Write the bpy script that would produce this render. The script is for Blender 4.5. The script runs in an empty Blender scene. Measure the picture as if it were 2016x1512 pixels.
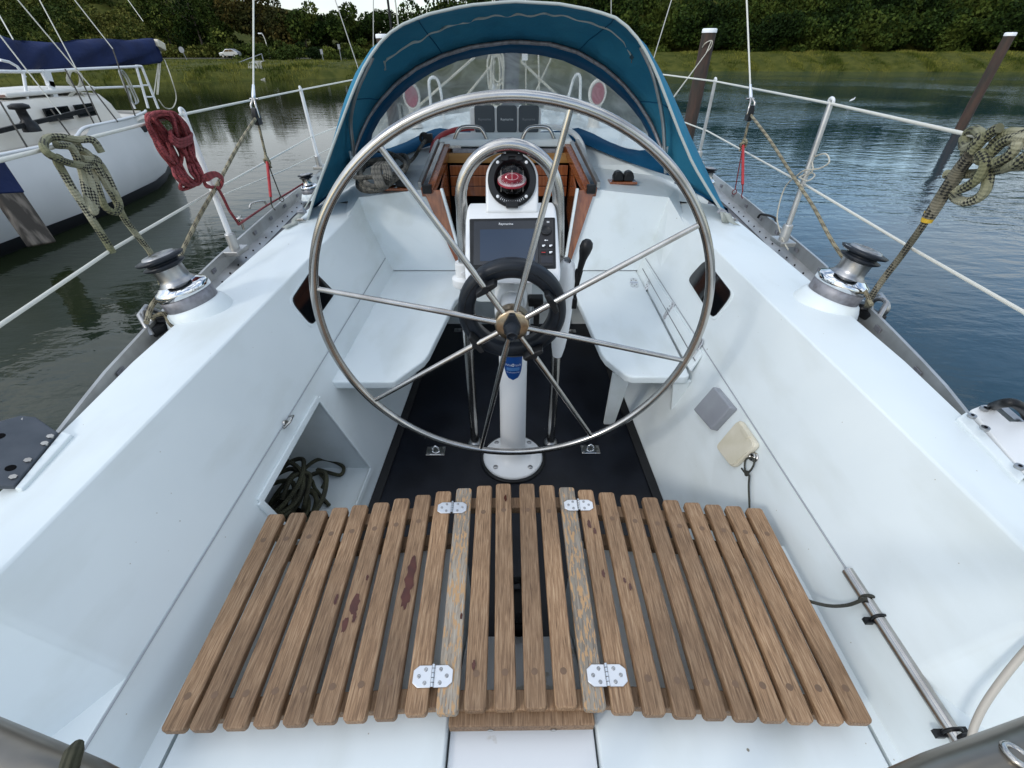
import bpy, math, random
import numpy as np
from mathutils import Vector as V, Matrix, Quaternion
from mathutils.bvhtree import BVHTree
random.seed(4)
sc = bpy.context.scene
C = bpy.data.collections.new('scene'); sc.collection.children.link(C)
R = math.radians
# ------------------------------------------------------------ camera
FPX = 870.0; EYE = 1.46; PITCH = math.atan(654/870)
cam = bpy.data.cameras.new('camera'); camo = bpy.data.objects.new('camera', cam); C.objects.link(camo)
cam.sensor_width = 36; cam.lens = FPX/2016*36; cam.clip_start = .02; cam.clip_end = 3000
camo.location = (0, 0, EYE); camo.rotation_euler = (math.pi/2-PITCH, 0, 0)
sc.camera = camo
sc.render.resolution_x = 1024; sc.render.resolution_y = 768
# ------------------------------------------------------------ world + sun
SUN = V((-.63, -.575, .58)).normalized()
w = bpy.data.worlds.new('World'); sc.world = w; w.use_nodes = True
nt = w.node_tree; nt.nodes.clear(); nn = nt.nodes.new; lk = nt.links.new
out = nn('ShaderNodeOutputWorld'); bg = nn('ShaderNodeBackground'); sky = nn('ShaderNodeTexSky')
sky.sky_type = 'NISHITA'; sky.sun_disc = False
sky.sun_elevation = math.asin(SUN.z); sky.sun_rotation = math.atan2(SUN.x, SUN.y)
sky.air_density = 1.1; sky.dust_density = .6; sky.ozone_density = 1.5
tc = nn('ShaderNodeTexCoord'); mp = nn('ShaderNodeMapping'); mp.inputs['Scale'].default_value = (1, 1, 2.6)
mp.inputs['Location'].default_value = (3.1, 1.3, .4)
nz = nn('ShaderNodeTexNoise'); nz.inputs['Scale'].default_value = 1.7; nz.inputs['Detail'].default_value = 7; nz.inputs['Roughness'].default_value = .55
rp = nn('ShaderNodeValToRGB'); rp.color_ramp.elements[0].position = .40; rp.color_ramp.elements[1].position = .60
mx = nn('ShaderNodeMixRGB'); mx.inputs[2].default_value = (7.6, 8.6, 9.6, 1)
lk(tc.outputs['Generated'], mp.inputs[0]); lk(mp.outputs[0], nz.inputs['Vector']); lk(nz.outputs[0], rp.inputs[0])
sz = nn('ShaderNodeSeparateXYZ'); lk(tc.outputs['Generated'], sz.inputs[0]); gz = nn('ShaderNodeMapRange'); gz.inputs['From Min'].default_value = 0; gz.inputs['From Max'].default_value = 1; gz.inputs['To Min'].default_value = .46; gz.inputs['To Max'].default_value = 1.35; lk(sz.outputs[2], gz.inputs[0])
cc_ = nn('ShaderNodeVectorMath'); cc_.operation = 'SCALE'; cc_.inputs[0].default_value = (8.35, 8.8, 9.15); lk(gz.outputs[0], cc_.inputs['Scale']); lk(cc_.outputs[0], mx.inputs[2])
mm = nn('ShaderNodeMath'); mm.operation = 'MULTIPLY'; mm.inputs[1].default_value = .92
lk(rp.outputs[0], mm.inputs[0]); lk(mm.outputs[0], mx.inputs[0]); lk(sky.outputs[0], mx.inputs[1]); lk(mx.outputs[0], bg.inputs[0]); lk(bg.outputs[0], out.inputs[0])
bg.inputs[1].default_value = .145
sl = bpy.data.lights.new('sun', 'SUN'); sl.energy = .65; sl.angle = R(8); sl.color = (1, .96, .9)
so = bpy.data.objects.new('sun', sl); C.objects.link(so); so.location = (0, 0, 30)
so.rotation_euler = SUN.to_track_quat('Z', 'Y').to_euler()
sc.view_settings.view_transform = 'Standard'; sc.view_settings.look = 'None'; sc.view_settings.exposure = 0.55; sc.view_settings.gamma = 1
try:
    sc.cycles.max_bounces = 8; sc.cycles.transparent_max_bounces = 12; sc.cycles.sample_clamp_indirect = 6
except Exception: pass

# ------------------------------------------------------------ survey: where a sight line meets a real plane
cs, sn = math.cos(PITCH), math.sin(PITCH)
def ray(u, v):
    a = (u-1008)/FPX; b = (756-v)/FPX
    return V((a, cs+b*sn, -sn+b*cs))
def Z(u, v, z): r = ray(u, v); t = (z-EYE)/r.z; return V((r.x*t, r.y*t, z))
def Y(u, v, y): r = ray(u, v); t = y/r.y; return V((r.x*t, y, EYE+r.z*t))
def X(u, v, x): r = ray(u, v); t = x/r.x; return V((x, r.y*t, EYE+r.z*t))
def PL(u, v, p, n):
    r = ray(u, v); n = V(n); e = V((0, 0, EYE)); t = (V(p)-e).dot(n)/r.dot(n); return e+r*t
def pl3(a, b, c):
    a, b, c = V(a), V(b), V(c); return a, (b-a).cross(c-a).normalized()

# ------------------------------------------------------------ materials
def mat(name, col, rough=.5, metal=0, **k):
    m = bpy.data.materials.new(name); m.use_nodes = True
    b = m.node_tree.nodes['Principled BSDF']
    b.inputs['Base Color'].default_value = (*col, 1); b.inputs['Roughness'].default_value = rough; b.inputs['Metallic'].default_value = metal
    for kk, vv in k.items(): b.inputs[kk.replace('_', ' ')].default_value = vv
    return m
def nodes(m): return m.node_tree.nodes, m.node_tree.links, m.node_tree.nodes['Principled BSDF']
def vary(m, c2, scale=6, lo=.35, hi=.65, detail=5, bump=0, bscale=None, stretch=(1, 1, 1), coord='Object', rough2=None, base=None, dist=.01):
    """noise-driven colour variation between the base colour and c2, optional bump"""
    N, L, b = nodes(m)
    t = N.new('ShaderNodeTexCoord'); mp = N.new('ShaderNodeMapping'); mp.inputs['Scale'].default_value = stretch
    L.new(t.outputs[coord], mp.inputs[0])
    n = N.new('ShaderNodeTexNoise'); n.inputs['Scale'].default_value = scale; n.inputs['Detail'].default_value = detail
    L.new(mp.outputs[0], n.inputs['Vector'])
    r = N.new('ShaderNodeValToRGB'); r.color_ramp.elements[0].position = lo; r.color_ramp.elements[1].position = hi
    c1 = tuple(b.inputs['Base Color'].default_value)
    c1 = (1, 1, 1, 1) if b.inputs['Base Color'].is_linked else c1
    r.color_ramp.elements[0].color = c1; r.color_ramp.elements[1].color = (*c2, 1)
    L.new(n.outputs[0], r.inputs[0])
    if b.inputs['Base Color'].is_linked:
        src = b.inputs['Base Color'].links[0].from_socket
        x = N.new('ShaderNodeMixRGB'); x.blend_type = 'MULTIPLY'; x.inputs[0].default_value = 1
        L.new(src, x.inputs[1]); L.new(r.outputs[0], x.inputs[2]); L.new(x.outputs[0], b.inputs['Base Color'])
    else: L.new(r.outputs[0], b.inputs['Base Color'])
    if rough2 is not None:
        q = N.new('ShaderNodeMapRange'); q.inputs['To Min'].default_value = b.inputs['Roughness'].default_value; q.inputs['To Max'].default_value = rough2
        L.new(n.outputs[0], q.inputs[0]); L.new(q.outputs[0], b.inputs['Roughness'])
    if bump:
        n2 = N.new('ShaderNodeTexNoise'); n2.inputs['Scale'].default_value = bscale or scale*4; n2.inputs['Detail'].default_value = 4
        L.new(mp.outputs[0], n2.inputs['Vector'])
        bu = N.new('ShaderNodeBump'); bu.inputs['Strength'].default_value = bump; bu.inputs['Distance'].default_value = dist
        L.new(n2.outputs[0], bu.inputs['Height']); L.new(bu.outputs[0], b.inputs['Normal'])
    return m
def spots(m, col, scale, thr, soft=.01, stretch=(1, 1, 1)):
    """small specks of col where a voronoi distance is under thr"""
    N, L, b = nodes(m)
    t = N.new('ShaderNodeTexCoord'); mp = N.new('ShaderNodeMapping'); mp.inputs['Scale'].default_value = stretch
    L.new(t.outputs['Object'], mp.inputs[0])
    v = N.new('ShaderNodeTexVoronoi'); v.inputs['Scale'].default_value = scale; L.new(mp.outputs[0], v.inputs['Vector'])
    q = N.new('ShaderNodeMapRange'); q.inputs['From Min'].default_value = thr; q.inputs['From Max'].default_value = thr+soft
    q.inputs['To Min'].default_value = 1; q.inputs['To Max'].default_value = 0
    L.new(v.outputs['Distance'], q.inputs[0])
    # only some cells
    g = N.new('ShaderNodeSeparateColor'); L.new(v.outputs['Color'], g.inputs[0])
    c = N.new('ShaderNodeMath'); c.operation = 'GREATER_THAN'; c.inputs[1].default_value = .6; L.new(g.outputs[0], c.inputs[0])
    mu = N.new('ShaderNodeMath'); mu.operation = 'MULTIPLY'; L.new(q.outputs[0], mu.inputs[0]); L.new(c.outputs[0], mu.inputs[1])
    x = N.new('ShaderNodeMixRGB'); x.inputs[2].default_value = (*col, 1); L.new(mu.outputs[0], x.inputs[0])
    if b.inputs['Base Color'].is_linked: L.new(b.inputs['Base Color'].links[0].from_socket, x.inputs[1])
    else: x.inputs[1].default_value = b.inputs['Base Color'].default_value
    L.new(x.outputs[0], b.inputs['Base Color']); return m

gel = spots(spots(vary(vary(mat('gelcoat', (.655, .71, .72), .32), (.735, .785, .785), 2.0, .32, .68, 9, bump=.05, bscale=9, rough2=.5), (.89, .885, .86), 7, .52, .74, 10, stretch=(1, .35, 1)), (.22, .20, .15), 9, .020), (.40, .38, .32), 31, .035)
gel_old = vary(mat('aged gelcoat', (.62, .60, .55), .5), (.72, .71, .67), 3, .35, .65, 8)
gel_scuff = vary(mat('scuffed paint', (.70, .72, .735), .45), (.50, .48, .43), 5.5, .60, .615, 8)
steel = vary(mat('stainless steel', (.50, .485, .46), .12, 1), (.38, .36, .335), 14, .4, .7, 4, rough2=.3)
chrome = mat('chrome', (.72, .73, .74), .07, 1)
satin = vary(mat('satin metal', (.42, .42, .42), .36, 1), (.30, .30, .30), 30, .4, .7, 4)
alu = vary(mat('anodised aluminium', (.50, .50, .49), .42, .85), (.36, .355, .34), 9, .4, .7, 6)
bronze = vary(mat('worn bronze hub', (.55, .43, .29), .28, 1), (.36, .28, .2), 40, .4, .65, 5)
galv = vary(mat('grey ring', (.27, .27, .29), .5, .5), (.18, .175, .19), 45, .4, .65, 6)
blackp = vary(mat('black plastic', (.007, .0075, .0085), .42, Specular_IOR_Level=.3), (.016, .017, .019), 18, .45, .7, 4)
rubber = vary(mat('dark navy plastic', (.006, .009, .014, ), .33, Specular_IOR_Level=.35), (.014, .019, .027), 10, .45, .75, 5, rough2=.5)
sole_m = spots(vary(mat('black cockpit sole', (.002, .0028, .006), .36, Specular_IOR_Level=.3), (.006, .008, .014), 7, .4, .7, 6, bump=.25, bscale=55, dist=.002, rough2=.5), (.35, .36, .38), 14, .02)
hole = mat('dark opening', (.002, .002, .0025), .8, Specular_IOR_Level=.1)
tint = mat('tinted acrylic', (.004, .005, .006), .06)
mahog = vary(mat('varnished mahogany', (.19, .052, .018), .16, Coat_Weight=.6, Coat_Roughness=.08), (.31, .10, .032), 5, .35, .68, 8, stretch=(14, 14, 1.2))
pine = vary(mat('varnished pine', (.36, .19, .055), .25), (.25, .12, .03), 4, .3, .7, 6, stretch=(1, 8, 8))
red_hose = mat('red hose', (.33, .012, .015), .35)
white_p = mat('white plastic', (.72, .73, .73), .35)
cream = vary(mat('cream plastic', (.60, .55, .42), .4), (.66, .61, .49), 20)
greyp = vary(mat('light grey plastic', (.30, .315, .34), .45), (.24, .25, .275), 8)
rail_m = vary(mat('dull pushpit steel', (.26, .235, .20), .3, .85), (.17, .15, .12), 9)
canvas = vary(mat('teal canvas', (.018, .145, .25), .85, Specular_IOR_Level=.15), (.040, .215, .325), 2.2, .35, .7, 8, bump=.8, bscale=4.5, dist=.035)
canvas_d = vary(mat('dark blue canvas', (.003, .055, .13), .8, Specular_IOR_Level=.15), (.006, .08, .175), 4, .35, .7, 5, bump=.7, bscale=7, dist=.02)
piping = mat('grey piping', (.40, .44, .42), .6)
webbing = vary(mat('grey webbing', (.34, .36, .33), .7), (.26, .28, .25), 30)
blue_cover = vary(mat('royal blue sail cover', (.0015, .009, .05), .85), (.003, .016, .085), 2.5, .3, .7, 6, bump=.6, bscale=3.5, dist=.06)
wire_m = mat('white coated wire', (.62, .61, .54), .45)
wire_d = mat('steel wire', (.45, .45, .43), .35, .8)
pale_vent = mat('vent plastic', (.66, .63, .58), .5)
vent_red = mat('vent red throat', (.28, .06, .09), .6)
screen = mat('chartplotter screen', (.012, .022, .042), .14)
screen.node_tree.nodes['Principled BSDF'].inputs['Emission Color'].default_value = (.06, .11, .2, 1)
screen.node_tree.nodes['Principled BSDF'].inputs['Emission Strength'].default_value = .10
print_w = mat('white print', (.75, .76, .77), .5)
bluelabel = mat('blue label', (.004, .045, .19), .35)
comp_red = mat('compass card', (.26, .01, .025), .4)
anti = mat('black antifouling', (.008, .009, .011), .5)
nhull = vary(mat('white hull paint', (.84, .84, .83), .3), (.72, .725, .715), 1.1, .35, .7, 8)
ndeck = vary(mat('cream deck', (.60, .565, .49), .5), (.68, .65, .59), 2.5, .3, .7, 7)
weath = vary(mat('weathered board', (.22, .185, .15), .8), (.055, .045, .035), 3, .42, .56, 9, stretch=(3, 3, .8))
pile_m = vary(mat('pile timber', (.075, .042, .03), .8), (.034, .03, .024), 2.2, .35, .65, 8, bump=.6, bscale=14, stretch=(3, 3, .6), dist=.02)
rust = mat('rusty collar', (.12, .035, .018), .8)

def teak_mat(name, c1, c2, c3, flake=None):
    m = mat(name, c1, .62); N, L, b = nodes(m)
    t = N.new('ShaderNodeTexCoord'); oi = N.new('ShaderNodeObjectInfo')
    ad = N.new('ShaderNodeVectorMath'); ad.operation = 'ADD'; sc_ = N.new('ShaderNodeVectorMath'); sc_.operation = 'SCALE'; sc_.inputs['Scale'].default_value = 37
    cmb = N.new('ShaderNodeCombineXYZ'); 
    for i in range(3): L.new(oi.outputs['Random'], cmb.inputs[i])
    L.new(cmb.outputs[0], sc_.inputs[0]); L.new(t.outputs['Object'], ad.inputs[0]); L.new(sc_.outputs[0], ad.inputs[1])
    mp = N.new('ShaderNodeMapping'); mp.inputs['Scale'].default_value = (150, 8, 90); L.new(ad.outputs[0], mp.inputs[0])
    n = N.new('ShaderNodeTexNoise'); n.inputs['Scale'].default_value = 2.2; n.inputs['Detail'].default_value = 8; n.inputs['Roughness'].default_value = .65; n.inputs['Distortion'].default_value = .5
    L.new(mp.outputs[0], n.inputs['Vector'])
    r = N.new('ShaderNodeValToRGB'); r.color_ramp.elements[0].position = .34; r.color_ramp.elements[0].color = (*c3, 1)
    r.color_ramp.elements[1].position = .68; r.color_ramp.elements[1].color = (*c2, 1)
    e = r.color_ramp.elements.new(.5); e.color = (*c1, 1); L.new(n.outputs[0], r.inputs[0])
    n3 = N.new('ShaderNodeTexNoise'); n3.inputs['Scale'].default_value = 3.5; n3.inputs['Detail'].default_value = 3; L.new(ad.outputs[0], n3.inputs['Vector'])
    q = N.new('ShaderNodeMapRange'); q.inputs['From Min'].default_value = .3; q.inputs['From Max'].default_value = .7; q.inputs['To Min'].default_value = .72; q.inputs['To Max'].default_value = 1.22
    L.new(n3.outputs[0], q.inputs[0])
    q2 = N.new('ShaderNodeMapRange'); q2.inputs['To Min'].default_value = .80; q2.inputs['To Max'].default_value = 1.15; L.new(oi.outputs['Random'], q2.inputs[0])
    mu = N.new('ShaderNodeMath'); mu.operation = 'MULTIPLY'; L.new(q.outputs[0], mu.inputs[0]); L.new(q2.outputs[0], mu.inputs[1])
    hs = N.new('ShaderNodeHueSaturation'); L.new(r.outputs[0], hs.inputs['Color']); L.new(mu.outputs[0], hs.inputs['Value'])
    last = hs.outputs[0]
    if flake:
        mp2 = N.new('ShaderNodeMapping'); mp2.inputs['Scale'].default_value = (110, 22, 70); mp2.inputs['Rotation'].default_value = (0, 0, .12); L.new(ad.outputs[0], mp2.inputs[0])
        n4 = N.new('ShaderNodeTexNoise'); n4.inputs['Scale'].default_value = 2; n4.inputs['Detail'].default_value = 7; L.new(mp2.outputs[0], n4.inputs['Vector'])
        r4 = N.new('ShaderNodeValToRGB'); r4.color_ramp.elements[0].position = .53; r4.color_ramp.elements[1].position = .57; L.new(n4.outputs[0], r4.inputs[0])
        x = N.new('ShaderNodeMixRGB'); x.inputs[2].default_value = (*flake, 1); L.new(r4.outputs[0], x.inputs[0]); L.new(last, x.inputs[1]); last = x.outputs[0]
    L.new(last, b.inputs['Base Color'])
    bu = N.new('ShaderNodeBump'); bu.inputs['Strength'].default_value = .5; bu.inputs['Distance'].default_value = .0015
    L.new(n.outputs[0], bu.inputs['Height']); L.new(bu.outputs[0], b.inputs['Normal'])
    return m
teak = teak_mat('weathered teak', (.255, .150, .078), (.385, .255, .15), (.125, .068, .033))
hinge_m = mat('brushed hinge steel', (.72, .73, .75), .33, .9)
teak_grey = teak_mat('grey flaking teak', (.28, .235, .18), (.38, .33, .27), (.14, .105, .08), flake=(.45, .27, .13))
stain = vary(mat('dark wet stain', (.055, .014, .008), .25), (.085, .022, .012), 40)

def rope_mat(name, c1, c2, fl=None, pitch=.075, braid=1.0):
    """braided rope: UV.x runs round the rope, UV.y along it in metres"""
    m = mat(name, c1, .85); N, L, b = nodes(m)
    uv = N.new('ShaderNodeUVMap'); uv.uv_map = 'UVMap'; sp = N.new('ShaderNodeSeparateXYZ'); L.new(uv.outputs[0], sp.inputs[0])
    def M(op, a, bb=None):
        n = N.new('ShaderNodeMath'); n.operation = op
        for i, q in enumerate((a, bb)):
            if q is None: continue
            if isinstance(q, (int, float)): n.inputs[i].default_value = q
            else: L.new(q, n.inputs[i])
        return n.outputs[0]
    n = N.new('ShaderNodeTexNoise'); n.inputs['Scale'].default_value = 9; n.inputs['Detail'].default_value = 5
    t = N.new('ShaderNodeTexCoord'); L.new(t.outputs['Object'], n.inputs['Vector'])
    r = N.new('ShaderNodeValToRGB'); r.color_ramp.elements[0].position = .38; r.color_ramp.elements[1].position = .62
    r.color_ramp.elements[0].color = (*c1, 1); r.color_ramp.elements[1].color = (*c2, 1); L.new(n.outputs[0], r.inputs[0])
    last = r.outputs[0]
    a1 = M('SINE', M('ADD', M('MULTIPLY', sp.outputs[0], 6.2832*4), M('MULTIPLY', sp.outputs[1], 420*braid)))
    a2 = M('SINE', M('SUBTRACT', M('MULTIPLY', sp.outputs[0], 6.2832*4), M('MULTIPLY', sp.outputs[1], 420*braid)))
    wv = M('MULTIPLY', a1, a2)
    if fl:
        zone = M('GREATER_THAN', M('SINE', M('ADD', M('MULTIPLY', sp.outputs[1], 6.2832/pitch), M('MULTIPLY', sp.outputs[0], 6.2832))), .15)
        ck = M('MULTIPLY', M('GREATER_THAN', wv, .0), zone)
        x = N.new('ShaderNodeMixRGB'); x.inputs[2].default_value = (*fl, 1); L.new(ck, x.inputs[0]); L.new(last, x.inputs[1]); last = x.outputs[0]
    L.new(last, b.inputs['Base Color'])
    bu = N.new('ShaderNodeBump'); bu.inputs['Strength'].default_value = .6; bu.inputs['Distance'].default_value = .0022
    L.new(wv, bu.inputs['Height']); L.new(bu.outputs[0], b.inputs['Normal'])
    return m
rope_green = rope_mat('olive flecked rope', (.16, .16, .085), (.33, .315, .22), (.012, .013, .012))
rope_grey = rope_mat('dark grey rope', (.075, .07, .058), (.15, .14, .115), (.008, .008, .008), pitch=.05)
rope_red = rope_mat('red rope', (.19, .024, .028), (.33, .065, .07), (.12, .018, .02), pitch=.03)
rope_dirty = rope_mat('dirty dark rope', (.035, .034, .02), (.07, .07, .035))
rope_cord = rope_mat('thin black cord', (.03, .03, .025), (.06, .06, .045))
rope_white = rope_mat('cream rope', (.50, .47, .38), (.60, .57, .48))
rope_brown = rope_mat('brown flecked rope', (.22, .19, .12), (.34, .30, .2), (.03, .025, .02), pitch=.05)

glass = bpy.data.materials.new('clear vinyl'); glass.use_nodes = True
N, L = glass.node_tree.nodes, glass.node_tree.links; N.clear()
o_ = N.new('ShaderNodeOutputMaterial'); tr = N.new('ShaderNodeBsdfTransparent'); tr.inputs[0].default_value = (.84, .87, .86, 1)
pb = N.new('ShaderNodeBsdfPrincipled'); pb.inputs['Base Color'].default_value = (.72, .75, .74, 1); pb.inputs['Roughness'].default_value = .22
mx_ = N.new('ShaderNodeMixShader'); nz_ = N.new('ShaderNodeTexNoise'); nz_.inputs['Scale'].default_value = 5; nz_.inputs['Detail'].default_value = 9; nz_.inputs['Distortion'].default_value = 1.6
t_ = N.new('ShaderNodeTexCoord'); q_ = N.new('ShaderNodeMapRange'); q_.inputs['From Min'].default_value = .4; q_.inputs['From Max'].default_value = .75; q_.inputs['To Min'].default_value = .34; q_.inputs['To Max'].default_value = .80
L.new(t_.outputs['Object'], nz_.inputs['Vector']); L.new(nz_.outputs[0], q_.inputs[0]); L.new(q_.outputs[0], mx_.inputs[0])
L.new(tr.outputs[0], mx_.inputs[1]); L.new(pb.outputs[0], mx_.inputs[2]); L.new(mx_.outputs[0], o_.inputs[0])
domeg = bpy.data.materials.new('compass dome'); domeg.use_nodes = True
N, L = domeg.node_tree.nodes, domeg.node_tree.links; N.clear()
o_ = N.new('ShaderNodeOutputMaterial'); tr = N.new('ShaderNodeBsdfTransparent'); gl = N.new('ShaderNodeBsdfGlossy'); gl.inputs['Roughness'].default_value = .03
fr = N.new('ShaderNodeFresnel'); fr.inputs[0].default_value = 1.35; mx_ = N.new('ShaderNodeMixShader')
L.new(fr.outputs[0], mx_.inputs[0]); L.new(tr.outputs[0], mx_.inputs[1]); L.new(gl.outputs[0], mx_.inputs[2]); L.new(mx_.outputs[0], o_.inputs[0])

# ------------------------------------------------------------ mesh helpers
def worldloc(o):
    p = V((0, 0, 0))
    while o: p += o.location; o = o.parent
    return p
class MB:
    def __init__(s): s.v = []; s.f = []; s.uv = {}; s.sm = []
    def add(s, vs, fs, smooth=False, uvs=None):
        b = len(s.v); s.v += [V(q) for q in vs]
        for i, f in enumerate(fs):
            if uvs: s.uv[len(s.f)] = uvs[i]
            s.f.append([b+k for k in f]); s.sm.append(smooth)
        return s
    def box(s, c, size, rot=None):
        M = rot or Matrix.Identity(3); c = V(c); h = V(size)/2
        vs = [c+M@V((x*h.x, y*h.y, z*h.z)) for x in (-1, 1) for y in (-1, 1) for z in (-1, 1)]
        return s.add(vs, [(0, 1, 3, 2), (4, 6, 7, 5), (0, 4, 5, 1), (2, 3, 7, 6), (0, 2, 6, 4), (1, 5, 7, 3)])
    def bar(s, a, b, wd, ht, up=(0, 0, 1)):
        a, b = V(a), V(b); d = (b-a); l = d.length; d.normalize(); sd = d.cross(V(up)).normalized(); u = sd.cross(d)
        M = Matrix((sd, d, u)).transposed(); return s.box((a+b)/2, (wd, l, ht), M)
    def prism(s, pts, n, th):
        """pts: 3-D polygon, extruded by -n*th (pts is the front)"""
        k = len(pts); n = V(n); pts = [V(p) for p in pts]
        vs = pts+[p-n*th for p in pts]
        return s.add(vs, [tuple(range(k)), tuple(range(2*k-1, k-1, -1))]+[(i, k+i, k+(i+1) % k, (i+1) % k) for i in range(k)])
    def tube(s, pts, r, seg=12, closed=False, caps=True):
        pts = [V(p) for p in pts]; n = len(pts)
        rr = r if isinstance(r, (list, tuple)) else [r]*n
        tg = []
        for i in range(n):
            if closed: d = pts[(i+1) % n]-pts[i-1]
            else: d = pts[min(i+1, n-1)]-pts[max(i-1, 0)]
            tg.append(d.normalized() if d.length > 1e-9 else V((0, 0, 1)))
        a = tg[0].orthogonal().normalized(); fr = [a]
        for i in range(1, n):
            q = tg[i-1].rotation_difference(tg[i]); a = q@a; a = (a-tg[i]*a.dot(tg[i])).normalized(); fr.append(a)
        tw = 0
        if closed:
            q = tg[-1].rotation_difference(tg[0]); e = q@fr[-1]; tw = math.atan2(e.cross(fr[0]).dot(tg[0]), e.dot(fr[0]))
        vs = []; ln = [0]
        for i in range(n):
            if i: ln.append(ln[-1]+(pts[i]-pts[i-1]).length)
            b = tg[i].cross(fr[i]); t0 = tw*i/n
            for k in range(seg):
                t = 2*math.pi*k/seg+t0; vs.append(pts[i]+(fr[i]*math.cos(t)+b*math.sin(t))*rr[i])
        fs = []; uv = []
        m = n if closed else n-1
        for i in range(m):
            j = (i+1) % n; l1 = ln[i]; l2 = ln[j] if j else ln[-1]+(pts[0]-pts[-1]).length
            for k in range(seg):
                k2 = (k+1) % seg; fs.append((i*seg+k, i*seg+k2, j*seg+k2, j*seg+k))
                uv.append(((k/seg, l1), ((k+1)/seg, l1), ((k+1)/seg, l2), (k/seg, l2)))
        s.add(vs, fs, True, uv)
        if caps and not closed:
            s.add(vs[:seg], [tuple(range(seg-1, -1, -1))]); s.add(vs[-seg:], [tuple(range(seg))])
        return s
    def lathe(s, prof, o, ax=(0, 0, 1), seg=32, cap=True):
        o, ax = V(o), V(ax).normalized(); a = ax.orthogonal().normalized(); b = ax.cross(a)
        vs = []
        for r, h in prof:
            for k in range(seg):
                t = 2*math.pi*k/seg; vs.append(o+ax*h+(a*math.cos(t)+b*math.sin(t))*r)
        fs = [(i*seg+k, i*seg+(k+1) % seg, (i+1)*seg+(k+1) % seg, (i+1)*seg+k) for i in range(len(prof)-1) for k in range(seg)]
        s.add(vs, fs, True)
        if cap: s.add(vs[:seg], [tuple(range(seg-1, -1, -1))]); s.add(vs[-seg:], [tuple(range(seg))])
        return s
    def cyl(s, a, b, r, seg=20, r2=None):
        a, b = V(a), V(b); return s.lathe([(r, 0), (r if r2 is None else r2, (b-a).length)], a, b-a, seg)
    def torus(s, c, n, R_, r, seg=64, s2=14, sy=1.0, up=None):
        c, n = V(c), V(n).normalized(); a = n.orthogonal().normalized() if up is None else V(up); b = n.cross(a)
        return s.tube([c+(a*math.cos(t)*sy+b*math.sin(t))*R_ for t in [2*math.pi*i/seg for i in range(seg)]], r, s2, closed=True)
    def loft(s, rows, smooth=True, uvs=False):
        n = len(rows[0]); vs = [q for r in rows for q in r]
        fs = [(i*n+k, i*n+k+1, (i+1)*n+k+1, (i+1)*n+k) for i in range(len(rows)-1) for k in range(n-1)]
        return s.add(vs, fs, smooth)
    def build(s, name, m, parent=None, bevel=0, bseg=2, solid=0, sub=0, off=0, autosm=False):
        p = worldloc(parent) if parent else V((0, 0, 0))
        me = bpy.data.meshes.new(name); me.from_pydata([tuple(q-p) for q in s.v], [], s.f)
        me.polygons.foreach_set('use_smooth', s.sm)
        if s.uv:
            ul = me.uv_layers.new(name='UVMap')
            for i, pol in enumerate(me.polygons):
                if i in s.uv:
                    for k, li in enumerate(pol.loop_indices): ul.data[li].uv = s.uv[i][k]
        me.materials.append(m); me.validate(); me.update()
        o = bpy.data.objects.new(name, me); C.objects.link(o); o.parent = parent
        if solid: q = o.modifiers.new('solid', 'SOLIDIFY'); q.thickness = solid; q.offset = off
        if sub: q = o.modifiers.new('sub', 'SUBSURF'); q.levels = q.render_levels = sub
        if bevel:
            q = o.modifiers.new('bevel', 'BEVEL'); q.width = bevel; q.segments = bseg; q.limit_method = 'ANGLE'; q.angle_limit = R(40)
            me.polygons.foreach_set('use_smooth', [True]*len(me.polygons)); wn = o.modifiers.new('wn', 'WEIGHTED_NORMAL'); wn.keep_sharp = False
        return o
def tag(o, label, cat, group=None, kind=None):
    if label: o['label'] = label
    if cat: o['category'] = cat
    if group: o['group'] = group
    if kind: o['kind'] = kind
    return o
def thing(name, label, cat, loc=(0, 0, 0), group=None):
    o = bpy.data.objects.new(name, None); o.empty_display_size = .1; C.objects.link(o); o.location = loc; return tag(o, label, cat, group)
def struct(o): o['kind'] = 'structure'; return o
def copy_tree(o, parent=None):
    c = o.copy(); C.objects.link(c)
    if parent: c.parent = parent
    for ch in list(o.children): copy_tree(ch, c)
    return c
def cr(pts, n=8, closed=False):
    """Catmull-Rom through pts"""
    pts = [V(p) for p in pts]; k = len(pts); o = []
    rng = range(k if closed else k-1)
    for i in rng:
        p1, p2 = pts[i], pts[(i+1) % k]
        p0 = pts[i-1] if (closed or i) else p1*2-p2
        p3 = pts[(i+2) % k] if (closed or i+2 < k) else p2*2-p1
        for j in range(n):
            t = j/n
            o.append(.5*((2*p1)+(-p0+p2)*t+(2*p0-5*p1+4*p2-p3)*t*t+(-p0+3*p1-3*p2+p3)*t**3))
    if not closed: o.append(pts[-1])
    return o
def rope(mb, pts, r, closed=False, seg=10, n=8): return mb.tube(cr(pts, n, closed), r, seg, closed)
def resample(pts, n):
    pts = [V(p) for p in pts]; d = [0]
    for i in range(1, len(pts)): d.append(d[-1]+(pts[i]-pts[i-1]).length)
    o = []; j = 0
    for i in range(n):
        t = d[-1]*i/(n-1)
        while j < len(pts)-2 and d[j+1] < t: j += 1
        q = (t-d[j])/max(1e-9, d[j+1]-d[j]); o.append(pts[j].lerp(pts[j+1], min(1, q)))
    return o
def rpoly(w_, h_, r, n=5):
    """rounded rectangle outline in 2-D"""
    o = []
    for cx, cy, a0 in ((w_/2-r, h_/2-r, 0), (-w_/2+r, h_/2-r, 90), (-w_/2+r, -h_/2+r, 180), (w_/2-r, -h_/2+r, 270)):
        for i in range(n): a = R(a0+90*i/(n-1)); o.append((cx+r*math.cos(a), cy+r*math.sin(a)))
    return o
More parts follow.
